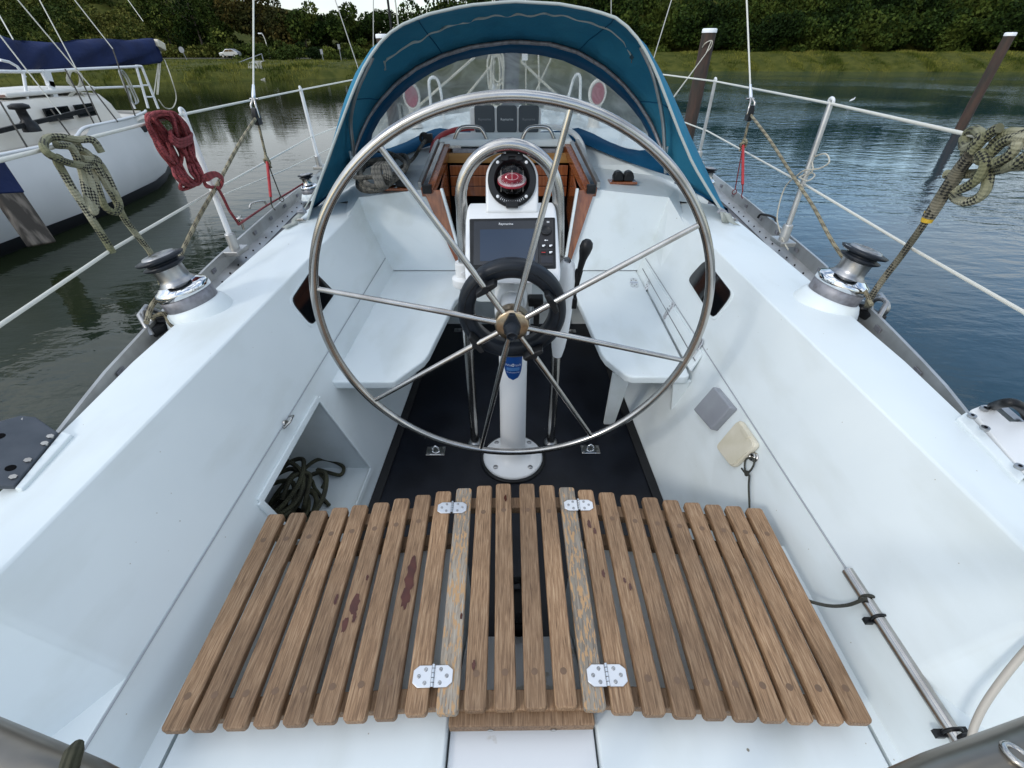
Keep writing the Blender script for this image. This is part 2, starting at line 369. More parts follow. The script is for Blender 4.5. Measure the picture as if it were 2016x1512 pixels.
def on(o, ax, ay, pts2): o, ax, ay = V(o), V(ax), V(ay); return [o+ax*x+ay*y for x, y in pts2]
def text(body, size, o, ax, ay, m, parent, name='lettering', ext=.0004, align='CENTER'):
    cu = bpy.data.curves.new(name, 'FONT'); cu.body = body; cu.size = size; cu.align_x = align; cu.align_y = 'CENTER'; cu.extrude = ext; cu.resolution_u = 3
    tmp = bpy.data.objects.new('tmp', cu); C.objects.link(tmp); bpy.context.view_layer.update()
    me = bpy.data.meshes.new_from_object(tmp.evaluated_get(bpy.context.evaluated_depsgraph_get()))
    bpy.data.objects.remove(tmp); ax, ay = V(ax).normalized(), V(ay).normalized(); n = ax.cross(ay)
    p = worldloc(parent) if parent else V((0, 0, 0)); o = V(o)
    for q in me.vertices: c = q.co.copy(); q.co = o+ax*c.x+ay*c.y+n*c.z-p
    me.materials.clear(); me.materials.append(m); ob = bpy.data.objects.new(name, me); C.objects.link(ob); ob.parent = parent; return ob
# ============================================================ OUR YACHT: hull, cockpit, cabin
CX = .02
yacht = thing('sailing_yacht', 'white sailing yacht whose cockpit fills the foreground, with black sole and white coamings', 'yacht', (CX, 1.5, 0))
def lerp_tab(tab, y):
    if y <= tab[0][0]: return tab[0][1]
    for (a, b), (c, d) in zip(tab, tab[1:]):
        if y <= c: return b+(d-b)*(y-a)/(c-a)
    return tab[-1][1]
RAIL = [(-.7, .93), (0, .98), (.75, 1.06), (.95, 1.12), (1.25, 1.18), (1.78, 1.265), (2.67, 1.36), (3.6, 1.43), (5, 1.44), (6.5, 1.28), (8, .85), (9.3, .12)]
OUTR = [(-.7, .9), (0, .98), (.78, 1.06), (1.03, 1.09), (1.6, 1.12), (2.45, 1.155), (3.3, 1.13), (4.4, 1.1)]
SOLE = [(-.7, .62), (.9, .61), (1.15, .595), (2.62, .54)]
SEAM = [(-.7, .76), (2.6, .76)]
def st(tab, y): return lerp_tab(tab, y)
ys = [-.7, 0, .75, .95, 1.25, 1.78, 2.67, 3.6, 5, 6.5, 8, 9.3]
# hull outside
m = MB()
for s in (-1, 1):
    rows = []
    for y in ys:
        r = st(RAIL, y); rows.append([V((CX+s*r, y, .70)), V((CX+s*(r+.03), y, .45)), V((CX+s*r*.98, y, 0)), V((CX+s*r*.9, y, -.55)), V((CX+s*r*.6, y, -.95)), V((CX, y, -1.2))])
    m.loft(rows)
m.add([(CX-.93, -.7, .70), (CX+.93, -.7, .70), (CX+.84, -.7, -.55), (CX-.84, -.7, -.55)], [(0, 1, 2, 3)])
m.build('hull', nhull, yacht)
# side decks (dark non-slip, then the foredeck)
deckm = vary(mat('grey side deck', (.10, .10, .11), .7), (.15, .15, .155), 12, .35, .7, 6)
m = MB()
for s in (-1, 1):
    m.loft([[V((CX+s*(st(RAIL, y)-.01), y, .70)), V((CX+s*(min(st(OUTR, y), st(RAIL, y))-.03), y, .702)) if y < 3.4 else V((CX+s*.02, y, .72))] for y in [-.7, 0, .78, 1.03, 1.6, 2.45, 3.3]], False)
m.build('side_deck', deckm, yacht)
m = MB(); m.loft([[V((CX-st(RAIL, y)+.01, y, .705)), V((CX, y, .74)), V((CX+st(RAIL, y)-.01, y, .705))] for y in (3.3, 4, 5, 6.5, 8, 9.2)], False)
m.build('foredeck', gel, yacht)
# coamings
def fl(y, a, b):  # flare of the upper wall aft of y=.36
    return a if y >= .34 else a+(b-a)*min(1, (.34-y)/.3)
for s in (-1, 1):
    m = MB(); rows = []
    for y in [-.7, .04, .34, .36, .78, 1.03, 1.6, 2.2, 2.52, 2.62]:
        ti = fl(y, .87, 1.06 if y > -.5 else 1.0); se = fl(y, .76, .98); o = max(st(OUTR, y), ti+.02)
        if y > 2.3: ti = .87; 
        zt = .77 if y >= .34 else .77-.10*min(1, (.34-y)/.3)
        rows.append([V((CX+s*se, y, .5)), V((CX+s*ti, y, zt)), V((CX+s*(ti+o)*.5, y, zt+.006)), V((CX+s*(o-.005), y, zt-.004)), V((CX+s*(o+.005), y, .69))])
    m.loft(rows, False); m.add([(CX+s*.76, -.7, .5), (CX+s*.76, .345, .5), (CX+s*.98, .04, .5), (CX+s*.98, -.7, .5)], [(0, 1, 2, 3)])
    m.build('coaming', gel, yacht, bevel=.018, bseg=4)
    m = MB(); m.tube([(CX+s*.757, y, .4985) for y in (-.6, .3, 1.4, 2.5)], .0022, 6); m.build('seam', mat('seam sealant', (.33, .35, .37), .7), yacht)
# lower cockpit walls: port has the cubby opening
def wx(y, z, s): a = st(SOLE, y); return CX+s*(a+(.757-a)*z/.5)
def wallgrid(s, hole=None):
    m = MB(); yb = sorted({-.7, .4, .8, 1.27, 1.6, 2.2, 2.62}); zb = [0, .065, .44, .497]
    for y0, y1 in zip(yb, yb[1:]):
        for z0, z1 in zip(zb, zb[1:]):
            if hole and y0 == .8 and z0 == .065: continue
            m.add([(wx(y0, z0, s), y0, z0), (wx(y1, z0, s), y1, z0), (wx(y1, z1, s), y1, z1), (wx(y0, z1, s), y0, z1)], [(0, 1, 2, 3)])
    m.loft([[V((wx(y, .497, s), y, .497)), V((wx(y, .497, s)+s*.006, y, .5))] for y in yb], False)
    return m
wallgrid(1).build('cockpit_side', gel, yacht)
ps = wallgrid(-1, True).build('cockpit_side', gel, yacht); ps['label'] = 'port cockpit side with an open cubby locker'
m = MB(); d = -.42
cA = [(wx(y, z, -1), y, z) for y, z in ((.8, .065), (1.27, .065), (1.27, .44), (.8, .44))]; cB = [(x+d*.75, y, z) for x, y, z in cA]
m.add(cA+cB, [(0, 1, 5, 4), (1, 2, 6, 5), (2, 3, 7, 6), (3, 0, 4, 7), (4, 5, 6, 7)]); m.build('cubby_locker', gel, ps)
m = MB(); e = V((.003, .003, .004)); q = [V(p)+e for p in (cB[0], cA[0], cA[3], cB[3])]; m.add(q, [(0, 1, 2, 3)]); a, b, c_, d_ = V(cA[0])+e, V(cB[0])+e, V(cB[1])+e, V(cA[1])+e; m.add([a-V((.02, 0, 0)), b, b.lerp(c_, .62), (a-V((.02, 0, 0))).lerp(d_, .42)], [(0, 1, 2, 3)]); m.build('recess_shade', hole, ps)  # flat black faces paint the shade deep in the aft end of the cubby
m = MB()
for a, b in ((0, 1), (1, 2), (2, 3), (3, 0)):
    pa, pb = V(cA[a])+V((.004, 0, .0014)), V(cA[b])+V((.004, 0, .0014)); m.bar(pa, pb, .022, .010, (1, 0, .35))
m.build('locker_rim', gel, ps, bevel=.003)
# sole
m = MB(); m.add([(wx(y, 0, s), y, 0) for s, y in ((-1, -.7), (1, -.7), (1, 2.62), (-1, 2.62))], [(0, 1, 2, 3)])
sole = m.build('cockpit_sole', sole_m, yacht)
rim_m = mat('black rubber edge', (.006, .006, .007), .75)
for s in (-1, 1): m = MB(); m.bar((wx(.72, 0, s)-s*.02, .72, .004), (wx(2.6, 0, s)-s*.02, 2.6, .004), .038, .008); m.build('sole_edge_strip', rim_m, yacht, bevel=.002)
# lifting ring plates on the sole
for u, v in ((858, 888), (1162, 885)):
    p = Z(u, v, .004); t = thing('lifting_ring', 'steel lifting ring plate on the black sole, %s of the pedestal foot' % ('port' if u < 1000 else 'starboard'), 'hatch ring', p, 'lifting rings on the sole')
    m = MB(); m.box(p, (.085, .055, .005)); m.build('base_plate', steel, t, bevel=.002)
    m = MB(); m.tube([p+V((-.014, 0, .004)), p+V((-.014, 0, .02)), p+V((0, .002, .03)), p+V((.014, 0, .02)), p+V((.014, 0, .004))], .0042, 8); m.box(p+V((0, -.016, .005)), (.05, .014, .008)); m.build('ring', chrome, t)
    m = MB()
    for sx in (-1, 1):
        for sy in (-1, 1): m.cyl(p+V((sx*.033, sy*.018, .002)), p+V((sx*.033, sy*.018, .005)), .005, 8)
    m.build('screws', satin, t)
for u, v in ((905, 650), (1123, 652)):
    p = Z(u, v, .003); m = MB(); m.box(p, (.07, .04, .005)); m.torus(p+V((0, 0, .008)), (0, .3, 1), .012, .004, 16, 6)
    tag(m.build('lifting_ring', satin), 'small dull ring plate on the sole forward, %s of the pedestal' % ('port' if u < 1000 else 'starboard'), 'hatch ring', 'lifting rings on the sole')
# bridge deck bulkhead + seats
m = MB(); m.add([(-.56, 2.615, 0), (.6, 2.615, 0), (.42, 2.5, .41), (-.38, 2.5, .41)], [(0, 1, 2, 3)])
m.add([(-.56, 2.62, 0), (-.38, 2.5, .41), (-.76, 2.5, .41), (-.76, 2.62, 0)], [(0, 1, 2, 3)]); m.add([(.6, 2.62, 0), (.42, 2.5, .41), (.8, 2.5, .41), (.8, 2.62, 0)], [(3, 2, 1, 0)])
m.build('bridge_bulkhead', gel, yacht)
ss = MB(); ss.prism([V(p) for p in ((-.74, 1.397, .42), (-.49, 1.397, .42), (-.462, 1.402, .42), (-.372, 1.55, .42), (-.358, 1.60, .42), (-.305, 2.12, .42), (-.27, 2.2, .42), (.31, 2.2, .42), (.34, 2.16, .42), (.386, 1.61, .42), (.398, 1.56, .42), (.458, 1.445, .42), (.485, 1.431, .42), (.70, 1.431, .42), (.716, 1.445, .42), (.755, 1.53, .42), (.755, 2.53, .42), (-.74, 2.53, .42))], (0, 0, 1), .036)
# only the wings and the bridge edge are solid: cut the bridge back to y=2.25
ss = MB()
def seat(pts): q = MB(); q.prism([V((*p, .42)) for p in pts], (0, 0, 1), .036); return q.build('side_seat', gel, yacht, bevel=.008, bseg=3)
seat([(-.74, 1.397), (-.49, 1.397), (-.462, 1.402), (-.372, 1.55), (-.358, 1.60), (-.297, 2.11), (-.285, 2.15), (-.235, 2.22), (-.235, 2.53), (-.74, 2.53)])
sst = seat([(.275, 2.53), (.275, 2.24), (.33, 2.17), (.345, 2.12), (.386, 1.61), (.398, 1.56), (.458, 1.445), (.485, 1.431), (.70, 1.431), (.716, 1.445), (.72, 1.50), (.74, 2.53)])
sst['label'] = 'starboard side seat with a hinged outer flap'
m = MB(); m.prism([V((-.234, 2.30, .412)), V((.274, 2.30, .412)), V((.274, 2.53, .412)), V((-.234, 2.53, .412))], (0, 0, 1), .03); m.build('bridge_deck', gel, yacht, bevel=.004)
# fold-down leg under starboard seat
m = MB(); a = V((.455, 1.56, .38)); b = Z(1201, 836, .0)+V((0, .02, .0)); m.prism([a+V((-.03, -.03, 0)), a+V((.05, -.03, 0)), b+V((.022, 0, 0)), b+V((-.03, 0, 0))], (0, -1, 0), -.02); m.build('seat_leg', gel, sst, bevel=.004)
m = MB(); m.prism([V((.66, 1.45, .384)), V((.735, 1.45, .384)), V((.70, 1.45, .22)), V((.685, 1.45, .22))], (0, -1, 0), .02); m.build('seat_bracket', gel, sst, bevel=.004)
# hinged flap outboard of the starboard seat
fp, fn = (.705, 1.9, .421), V((-.72, 0, .70)).normalized()
q0, q1, q2, q3 = V((.722, 1.47, .425)), V((.742, 2.44, .425)), V((.768, 2.44, .492)), V((.765, 1.50, .492))
m = MB(); m.prism([q0, q1, q2, q3], -(q1-q0).cross(q3-q0).normalized() if (q1-q0).cross(q3-q0).x > 0 else (q1-q0).cross(q3-q0).normalized(), .012); m.build('seat_flap', gel, sst, bevel=.002)
FN = (q1-q0).cross(q3-q0).normalized(); FN = FN if FN.x < 0 else -FN
groove = mat('flap joint sealant', (.12, .13, .14), .8)
m = MB(); g = (q0*.5+q3*.5)+FN*.0025; h = (q1*.5+q2*.5)+FN*.0025; m.bar(g, h, .003, .002, FN); m.build('flap_joint', groove, sst)  # thin dark grey line along the flap joint
def hinge(c, along, across, n, w_, h_, parent, name='hinge', screws=3, mt=hinge_m):
    """butt hinge: two tapered leaves either side of a knuckle lying along `along`"""
    c, al, ac, n = V(c), V(along).normalized(), V(across).normalized(), V(n).normalized()
    m = MB()
    for s in (-1, 1):
        m.prism([c+ac*s*.003-al*h_/2, c+ac*s*w_*.72-al*h_/2, c+ac*s*w_-al*h_*.28, c+ac*s*w_+al*h_*.28, c+ac*s*w_*.72+al*h_/2, c+ac*s*.003+al*h_/2][::s], n, .0035)
    o = m.build(name, mt, parent, bevel=.001)
    m = MB(); k = 5
    for i in range(k): m.cyl(c+al*(h_*1.05*(i/k-.5)+.0006)+n*.002, c+al*(h_*1.05*((i+1)/k-.5)-.0006)+n*.002, h_*.085, 12)
    m.build('hinge_pin', chrome, o)
    for s in (-1, 1):
        for (x, y) in [(.38, -.3), (.38, .3), (.7, 0)][:screws]: m = MB(); m.lathe([(.0008, .0012), (h_*.05, .0022), (h_*.085, .002), (h_*.10, 0)], c+ac*s*w_*x+al*h_*y, n, 12); m.build('screw', satin, o)
    return o
for u, v, hh in ((1279, 558, .06), (1318, 612, .06), (1372, 686, .06)):
    p = PL(u, v, q0*.5+q3*.5, FN)+FN*.006; al = (q1-q0).normalized(); hinge(p, al, (q3-q0), FN, .044, .040, sst)
p = Z(1248, 556, .423); hinge(p, (1, -.15, 0), (.15, 1, 0), (0, 0, 1), .066, .042, sst)
# helm seat box below the grating
for s, x0, x1 in ((-1, -.66, -.128), (1, .168, .712)):
    m = MB(); m.prism([V((x0, -.6, .385)), V((x1, -.6, .385)), V((x1, .715, .385)), V((x0, .715, .385))], (0, 0, 1), .35)
    m.build('helm_locker', gel, yacht, bevel=.006, bseg=2)
for s in (-1, 1):
    m = MB(); x0 = -.668 if s < 0 else .72; xo = wx(.3, .38, s)+s*.01
    m.prism([V((x0, -.6, .38)), V((xo, -.6, .38)), V((xo, .70, .38)), V((x0, .70, .38))][::s], (0, 0, 1), .3)
    m.build('helm_locker_side', gel, yacht)
m = MB(); m.prism([V((-.124, -.6, .368)), V((.164, -.6, .368)), V((.164, .33, .368)), V((-.124, .33, .368))], (0, 0, 1), .05); m.build('centre_step', gel_scuff, yacht, bevel=.003)
m = MB(); m.add([(-.124, .33, .34), (.164, .33, .34), (.164, .56, .16), (-.124, .56, .16)], [(0, 1, 2, 3)]); m.build('centre_well_slope', gel_scuff, yacht)
m = MB(); m.box((.02, .62, .12), (.07, .1, .18)); m.cyl((.02, .60, .12), (.02, .60, .27), .028); m.tube([(.04, .58, .1), (.05, .6, .22), (.03, .66, .28), (.0, .7, .2)], .012)
tag(m.build('rudder_fitting', blackp), 'black fitting with a hose glimpsed in the well beneath the teak slats', 'fitting')
# cabin: aft bulkhead panels, shelf, coach roof
def quad(m, *p): m.add([V(q) for q in p], [tuple(range(len(p)))]); return m
for s in (-1, 1):
    m = MB(); f = lambda x: CX-.01+s*x
    A = (-.486 if s < 0 else .452, 2.60, .852); B = (f(.86), 2.58, .815); Cc = (f(.765), 2.50, .425); D = (-.306 if s < 0 else .325, 2.50, .425)
    quad(m, A, B, Cc, D) if s > 0 else quad(m, D, Cc, B, A)
    # facet joining bulkhead to coaming
    E_ = (f(.872), 2.28, .752); F_ = (f(.775), 2.22, .50)
    quad(m, B, E_, F_, Cc); quad(m, B, (f(.93), 2.60, .79), E_)
    m.build('cabin_bulkhead', gel, yacht)
for s in (-1, 1):
    m = MB(); f = lambda x: CX-.01+s*x
    # shelf
    quad(m, (-.486 if s < 0 else .452, 2.60, .852), (f(.86), 2.58, .815), (f(.93), 3.02, .83), (f(.47), 3.16, .865))
    quad(m, (f(.86), 2.58, .815), (f(.93), 2.60, .79), (f(1.06), 3.0, .80), (f(.93), 3.02, .83))
    # upstand to the coach roof
    quad(m, (f(.47), 3.16, .865), (f(.93), 3.02, .83), (f(.95), 3.04, .905), (f(.45), 3.30, .955))
    quad(m, (f(.93), 3.02, .83), (f(1.10), 2.62, .76), (f(1.12), 2.66, .80), (f(.95), 3.04, .905))
    quad(m, (f(.93), 2.60, .79), (f(1.10), 2.62, .76), (f(.93), 3.02, .83))
    m.build('shelf', gel, yacht)
m = MB(); rows = []
for y, wd, z in ((3.02, .95, .905), (3.34, .96, .93), (4.2, .93, .94), (5.4, .8, .92), (6.6, .55, .85)):
    rows.append([V((CX-wd-.1, y, .70)), V((CX-wd, y, z)), V((CX-wd*.5, y, z+.035)), V((CX, y, z+.045)), V((CX+wd*.5, y, z+.035)), V((CX+wd, y, z)), V((CX+wd+.1, y, .70))])
rows[0] = [V((p.x, p.y+(.3 if 1 < i < 5 else 0), p.z)) for i, p in enumerate(rows[0])]
m.loft(rows, False); m.build('coach_roof', gel, yacht)
# companionway
cw = thing('companionway', 'varnished mahogany companionway opening with white sliding hatch and dark interior', 'companionway', (-.02, 2.7, .5))
m = MB(); m.box((-.02, 3.1, .45), (.82, .02, 1.0)); quad(m, (-.43, 3.1, .0), (-.43, 2.6, .0), (-.43, 2.6, .8), (-.43, 3.1, .95)); quad(m, (.39, 3.1, .0), (.39, 2.6, .0), (.39, 2.6, .8), (.39, 3.1, .95)); m.build('dark_interior', hole, cw)
m = MB(); m.box((-.02, 3.06, .93), (.78, .03, .055)); m.build('beam', pine, cw, bevel=.003)
for k in range(3): m = MB(); m.box((-.02, 3.03, .865-.062*k), (.74, .02, .058)); m.build('panel_board', mahog, cw, bevel=.003)
for s in (-1, 1): m = MB(); x = -.02+s*.385; quad(m, (x, 3.02, .62), (x, 2.64, .5), (x, 2.64, .82), (x, 3.02, .92)); m.build('side_lining', mahog, cw, solid=.01)
for s, T0, T1, B1, B0 in ((-1, V((-.489, 2.60, .85)), Y(868, 372, 2.60), V((-.298, 2.505, .50)), V((-.312, 2.503, .44))), (1, V((.456, 2.60, .85)), Y(1138, 372, 2.60), V((.316, 2.505, .50)), V((.332, 2.503, .44)))):
    m = MB(); off = V((0, -.02, 0)); m.prism([T0+off, T1+off, B1+off, B0+off][::s if s < 0 else -1][::-1] if s < 0 else [T0+off, T1+off, B1+off, B0+off], (0, -1, .22), .03); m.build('cheek_board', mahog, cw, bevel=.002)
    m = MB(); a, b = T1+V((s*-.008, -.03, .01)), B1+V((s*-.006, -.03, 0)); m.bar(a, b, .014, .03, (0, -1, 0)); m.build('slide_strip', gel, cw, bevel=.003)
    m = MB(); a = V((T0.x*.95+s*.0, 2.60, T0.z+.01)); b = V((s*.39-.03, 3.12, 1.0)); m.bar(a+V((0, -.02, -.02)), b+V((0, 0, -.02)), .07, .05); m.build('hatch_rail', mahog, cw, bevel=.003)
    m = MB(); m.bar(a+V((s*.01, -.03, .012)), b+V((s*.01, 0, .012)), .026, .012); m.build('rail_track', steel, cw, bevel=.002)
    m = MB(); m.bar(a+V((s*.04, -.01, .015)), b+V((s*.045, 0, .01)), .02, .035); m.build('rail_side', alu, cw, bevel=.002)
    m = MB(); m.box(a+V((0, -.025, 0)), (.05, .03, .045)); m.build('track_end', blackp, cw, bevel=.004)
m = MB(); c = V((-.04, 3.25, 1.005)); m.box(c, (.83, .30, .045)); ht = m.build('sliding_hatch', gel, cw, bevel=.012, bseg=3)
m = MB(); m.box(c+V((0, -.165, -.045)), (.66, .035, .035)); m.build('hatch_edge', galv, ht, bevel=.003)
for x in (-.255, .165):
    m = MB(); p = V((x, 3.12, 1.01)); rope(m, [p+V((-.115, 0, -.02)), p+V((-.085, 0, .05)), p+V((-.05, .01, .078)), p+V((.045, .01, .078)), p+V((.08, 0, .05)), p+V((.11, 0, -.02))], .0115, n=4)
    m.box(p+V((-.10, 0, -.025)), (.07, .045, .016)); m.build('grab_handle', steel, ht)
# instrument pod on the coach roof
ip = thing('instrument_pod', 'white pod with three grey covered instrument displays ahead of the companionway', 'instruments', (-.04, 3.42, .98))
a = Y(930, 270, 3.42); b = Y(1063, 212, 3.42); cx_ = (a.x+b.x)/2; nrm = V((0, -1, .06)).normalized()
m = MB(); m.prism(on(((a.x+b.x)/2, 3.42, (a.z+b.z)/2), (1, 0, 0), (0, .06, 1), rpoly(b.x-a.x+.02, b.z-a.z, .014)), nrm, .07); m.build('pod', white_p, ip, bevel=.004)
cov = mat('slate instrument cover', (.048, .06, .072), .55)
for i, u in enumerate((954, 998, 1041)):
    c = Y(u, 235, 3.405); m = MB(); m.prism(on(c, (1, 0, 0), (0, .06, 1), rpoly(.133, .158, .018)), nrm, .02); cv = m.build('instrument_cover', cov, ip, bevel=.006, bseg=3)
    text('Raymarine', .02, c+nrm*.0015, (1, 0, 0), (0, .06, 1), mat('faint print', (.25, .27, .29), .5) if i != 1 else print_w, cv)
# hoses arching beside the hatch
m = MB(); rope(m, [Y(933, 252, 3.35), Y(900, 255, 3.3), Y(872, 265, 3.2), Y(856, 280, 3.1), Y(850, 300, 3.02)], .016); tag(m.build('hose', red_hose), 'bright red hose curving down beside the sliding hatch', 'hose')
m = MB(); rope(m, [Y(1065, 250, 3.35), Y(1098, 251, 3.3), Y(1128, 262, 3.2), Y(1144, 282, 3.1), Y(1150, 305, 3.02)], .017); tag(m.build('hose', white_p), 'white hose curving down on the starboard side of the sliding hatch', 'hose')
# clutch pads
for u, v, lab in ((1225, 360, 'pair of black rope jammers on a small wooden pad, alone on the starboard shelf'), (778, 372, 'black jammer on a wooden pad beside the dark rope coil')):
    p = Z(u, v, .845); t = thing('rope_clutch', lab, 'rope clutch', p)
    m = MB(); m.box(p+V((0, 0, .006)), (.16, .085, .014)); m.build('wooden_pad', mahog, t, bevel=.004)
    for dx in (-.03, .03) if u > 1000 else (.04,):
        m = MB(); m.prism([p+V((dx+a, .03, b)) for a, b in ((-.027, .013), (-.03, .035), (-.02, .06), (0, .068), (.02, .06), (.03, .035), (.027, .013))], (0, 1, 0), .06); m.build('jammer', blackp, t, bevel=.008, bseg=3)
# port lights in the coamings (tinted)
for s, pts in ((-1, ((612, 536), (654, 578), (612, 637), (575, 592))), (1, ((1392, 517), (1439, 578), (1405, 622), (1360, 552)))):
    p0, n0 = pl3((CX+s*.76, 1, .5), (CX+s*.76, 2, .5), (CX+s*.866, 1.5, .75)); n0 = n0 if n0.x*s < 0 else -n0
    q = [PL(u, v, p0, n0) for u, v in pts]; ax = ((q[1]-q[0]).normalized()); c = sum(q, V((0, 0, 0)))/4; q = [c+(a-c)*1.13 for a in q]
    yy = max(a.y for a in q)-min(a.y for a in q); zz = max(a.z for a in q)-min(a.z for a in q)
    # rounded polygon
    def rnd(q, r=.036):
        o = []
        for i in range(4):
            a, b, c2 = q[i-1], q[i], q[(i+1) % 4]; d1 = (a-b).normalized()*r; d2 = (c2-b).normalized()*r
            for t in (0, .25, .5, .75, 1): o.append((1-t)**2*(b+d1)+2*t*(1-t)*b+t*t*(b+d2))
        return o
    pl = MB(); pl.prism([a+n0*.008 for a in rnd(q)], n0, .012)
    o = pl.build('side_window', tint, yacht, bevel=.003)
    big = [c+(a-c)*1.09 for a in q]; r2 = MB(); r2.prism([a+n0*.005 for a in rnd(big)], n0, .01); r2.build('window_frame', gel, o, bevel=.002)
# ============================================================ TOE RAILS
tr_m = alu
for s in (-1, 1):
    yy = [.74 if s < 0 else .80]; 
    while yy[-1] < 8.6: yy.append(yy[-1]+.12)
    t = thing('toe_rail', 'perforated aluminium toe rail along the %s deck edge' % ('port' if s < 0 else 'starboard'), 'toe rail', (CX+s*1.2, 1.5, .7))
    m = MB(); rows = []
    for y in yy:
        r = st(RAIL, y)
        rows.append([V((CX+s*(r-.075), y, .705)), V((CX+s*(r-.012), y, .712)), V((CX+s*(r-.004), y, .765)), V((CX+s*(r+.006), y, .765)), V((CX+s*(r+.012), y, .70))])
    m.loft(rows, False); m.build('rail_profile', tr_m, t)
    for y in [a*.24+1.0 for a in range(11)]:
        m = MB(); r = st(RAIL, y); r2_ = st(RAIL, y+.04); m.bar((CX+s*(r-.0115), y, .738), (CX+s*(r2_-.0115), y+.035, .738), .003, .016); m.build('slot', galv, t)
    for y in [a*.09+.97 for a in range(22)]:
        m = MB(); r = st(RAIL, y); m.cyl((CX+s*(r-.05), y, .706), (CX+s*(r-.05), y, .7125), .0035, 8); m.build('rivet_hole', hole, t)
# ============================================================ TEAK GRATING SEAT
gr = thing('slatted_seat', 'weathered teak slatted helm seat hinged in three sections across the cockpit', 'slatted seat', (.02, .5, .42))
bot = [340, 395, 460, 520, 578, 638, 697, 757, 818, 880, 935, 995, 1055, 1115, 1172, 1228, 1290, 1350, 1410, 1470, 1525, 1580, 1640, 1695]
bv = [1442, 1440, 1437, 1433, 1430, 1425, 1422, 1418, 1410, 1408, 1402, 1400, 1398, 1396, 1400, 1406, 1410, 1414, 1417, 1420, 1422, 1425, 1427, 1426]
top = [545, 588, 630, 671, 710, 752, 792, 834, 874, 914, 954, 991, 1037, 1076, 1115, 1152, 1193, 1236, 1278, 1319, 1361, 1402, 1442, 1483]
tv = [1013, 1010, 1006, 1000, 995, 990, 982, 975, 968, 962, 957, 953, 953, 956, 960, 965, 970, 975, 980, 985, 990, 994, 997, 1001]
ZT = .45; slats = []; plug_m = mat('teak plug', (.16, .095, .055), .6)
for i in range(24):
    a = Z(bot[i], bv[i], ZT-.008); b = Z(top[i], tv[i], ZT-.004); a.z = b.z = ZT-.014
    if i in (9, 14): wd = .044
    else: wd = .0438
    ax = (b-a).normalized(); sd = V((ax.y, -ax.x, 0)); L_ = (b-a).length; c = (a+b)/2
    m = MB(); ch = .005; pts = []
    for x, y in ((-wd/2+ch, 0), (wd/2-ch, 0), (wd/2, ch), (wd/2, L_-ch), (wd/2-ch, L_), (-wd/2+ch, L_), (-wd/2, L_-ch), (-wd/2, ch)): pts.append(a+sd*x+ax*y+V((0, 0, .014)))
    m.prism(pts, (0, 0, 1), .021)
    o = m.build('slat', teak_grey if i in (9, 14) else teak, gr, bevel=.0045, bseg=3); slats.append((o, a, ax, sd, L_, wd))
    if i in (9, 14): o['label'] = 'greyed flaking slat at the hinge line'
    # plugs over the fastenings
    if i not in (8, 9, 14, 15):
        for t in (.115, .83): m = MB(); m.lathe([(.0068, 0), (.0001, .0005)], a+ax*L_*t+V((0, 0, .0145)), (0, 0, 1), 12); m.build('dowel_plug', plug_m, o)
def splash(i, t, x, sc_, seed, parent=None):
    o, a, ax, sd, L_, wd = slats[i]; rnd = random.Random(seed); splash.k += 1; c = a+ax*L_*t+sd*x+V((0, 0, .0144+.00012*splash.k)); n = 16; pts = []
    for k in range(n):
        an = 2*math.pi*k/n; r = sc_*(.65+.5*rnd.random()); px = max(-wd/2+.003-x, min(wd/2-.003-x, math.cos(an)*r*.55)); pts.append(c+sd*px+ax*math.sin(an)*r*1.5)
    m = MB(); m.add(pts, [tuple(range(n))]); s_ = m.build('wet_stain', stain, o)
splash.k = 0
for i, t, x, s_ in ((5, .43, .002, .018), (5, .35, -.010, .012), (5, .38, .008, .009), (5, .56, .014, .006), (7, .52, .002, .024), (7, .44, .002, .020), (7, .58, .004, .02), (4, .47, .012, .008), (15, .78, -.006, .01), (15, .74, .006, .007), (15, .52, .008, .008), (16, .50, -.004, .006), (16, .47, .006, .006), (11, .90, .006, .008), (9, .33, .016, .005), (10, .14, -.006, .007)): splash(i, t, x, s_, int(i*100+t*50))
# bearers beneath the slats
def bearer(u0, v0, u1, v1, z=ZT-.036, h=.028, wd=.036, c=None):
    a, b = Z(u0, v0, z+h/2), Z(u1, v1, z+h/2); a.z = b.z = z; m = MB(); m.bar(a, b, wd, h); return m.build('bearer', teak, gr, bevel=.003)
bearer(362, 1398, 862, 1372); bearer(1190, 1368, 1672, 1390); bearer(893, 1378, 1160, 1376)
bearer(540, 1045, 868, 1003); bearer(1140, 1000, 1492, 1030); bearer(900, 990, 1125, 988)
bearer(565, 1085, 890, 1060, z=ZT-.058); bearer(1150, 1060, 1500, 1080, z=ZT-.058)
a, b = Z(885, 1418, .405), Z(1168, 1414, .405); m = MB(); m.bar(a, b, .03, .03); bo = m.build('bearer', teak, gr, bevel=.003)
m = MB()
for u in (966, 1089): p = Z(u, 1424, .400); m.cyl(p+V((0, -.001, 0)), p+V((0, -.012, 0)), .006, 10)
m.build('bolt', steel, bo)
for u, v, w_, h_ in ((890, 999, .040, .036), (1139, 994, .040, .036), (852, 1331, .040, .040), (1195, 1329, .040, .040)):
    p = Z(u, v, ZT+.004); i0 = 8 if u < 1000 else 14
    hinge(p, (slats[i0][2]+slats[i0+1][2]).normalized(), slats[i0][3], (0, 0, 1), w_, h_, gr)
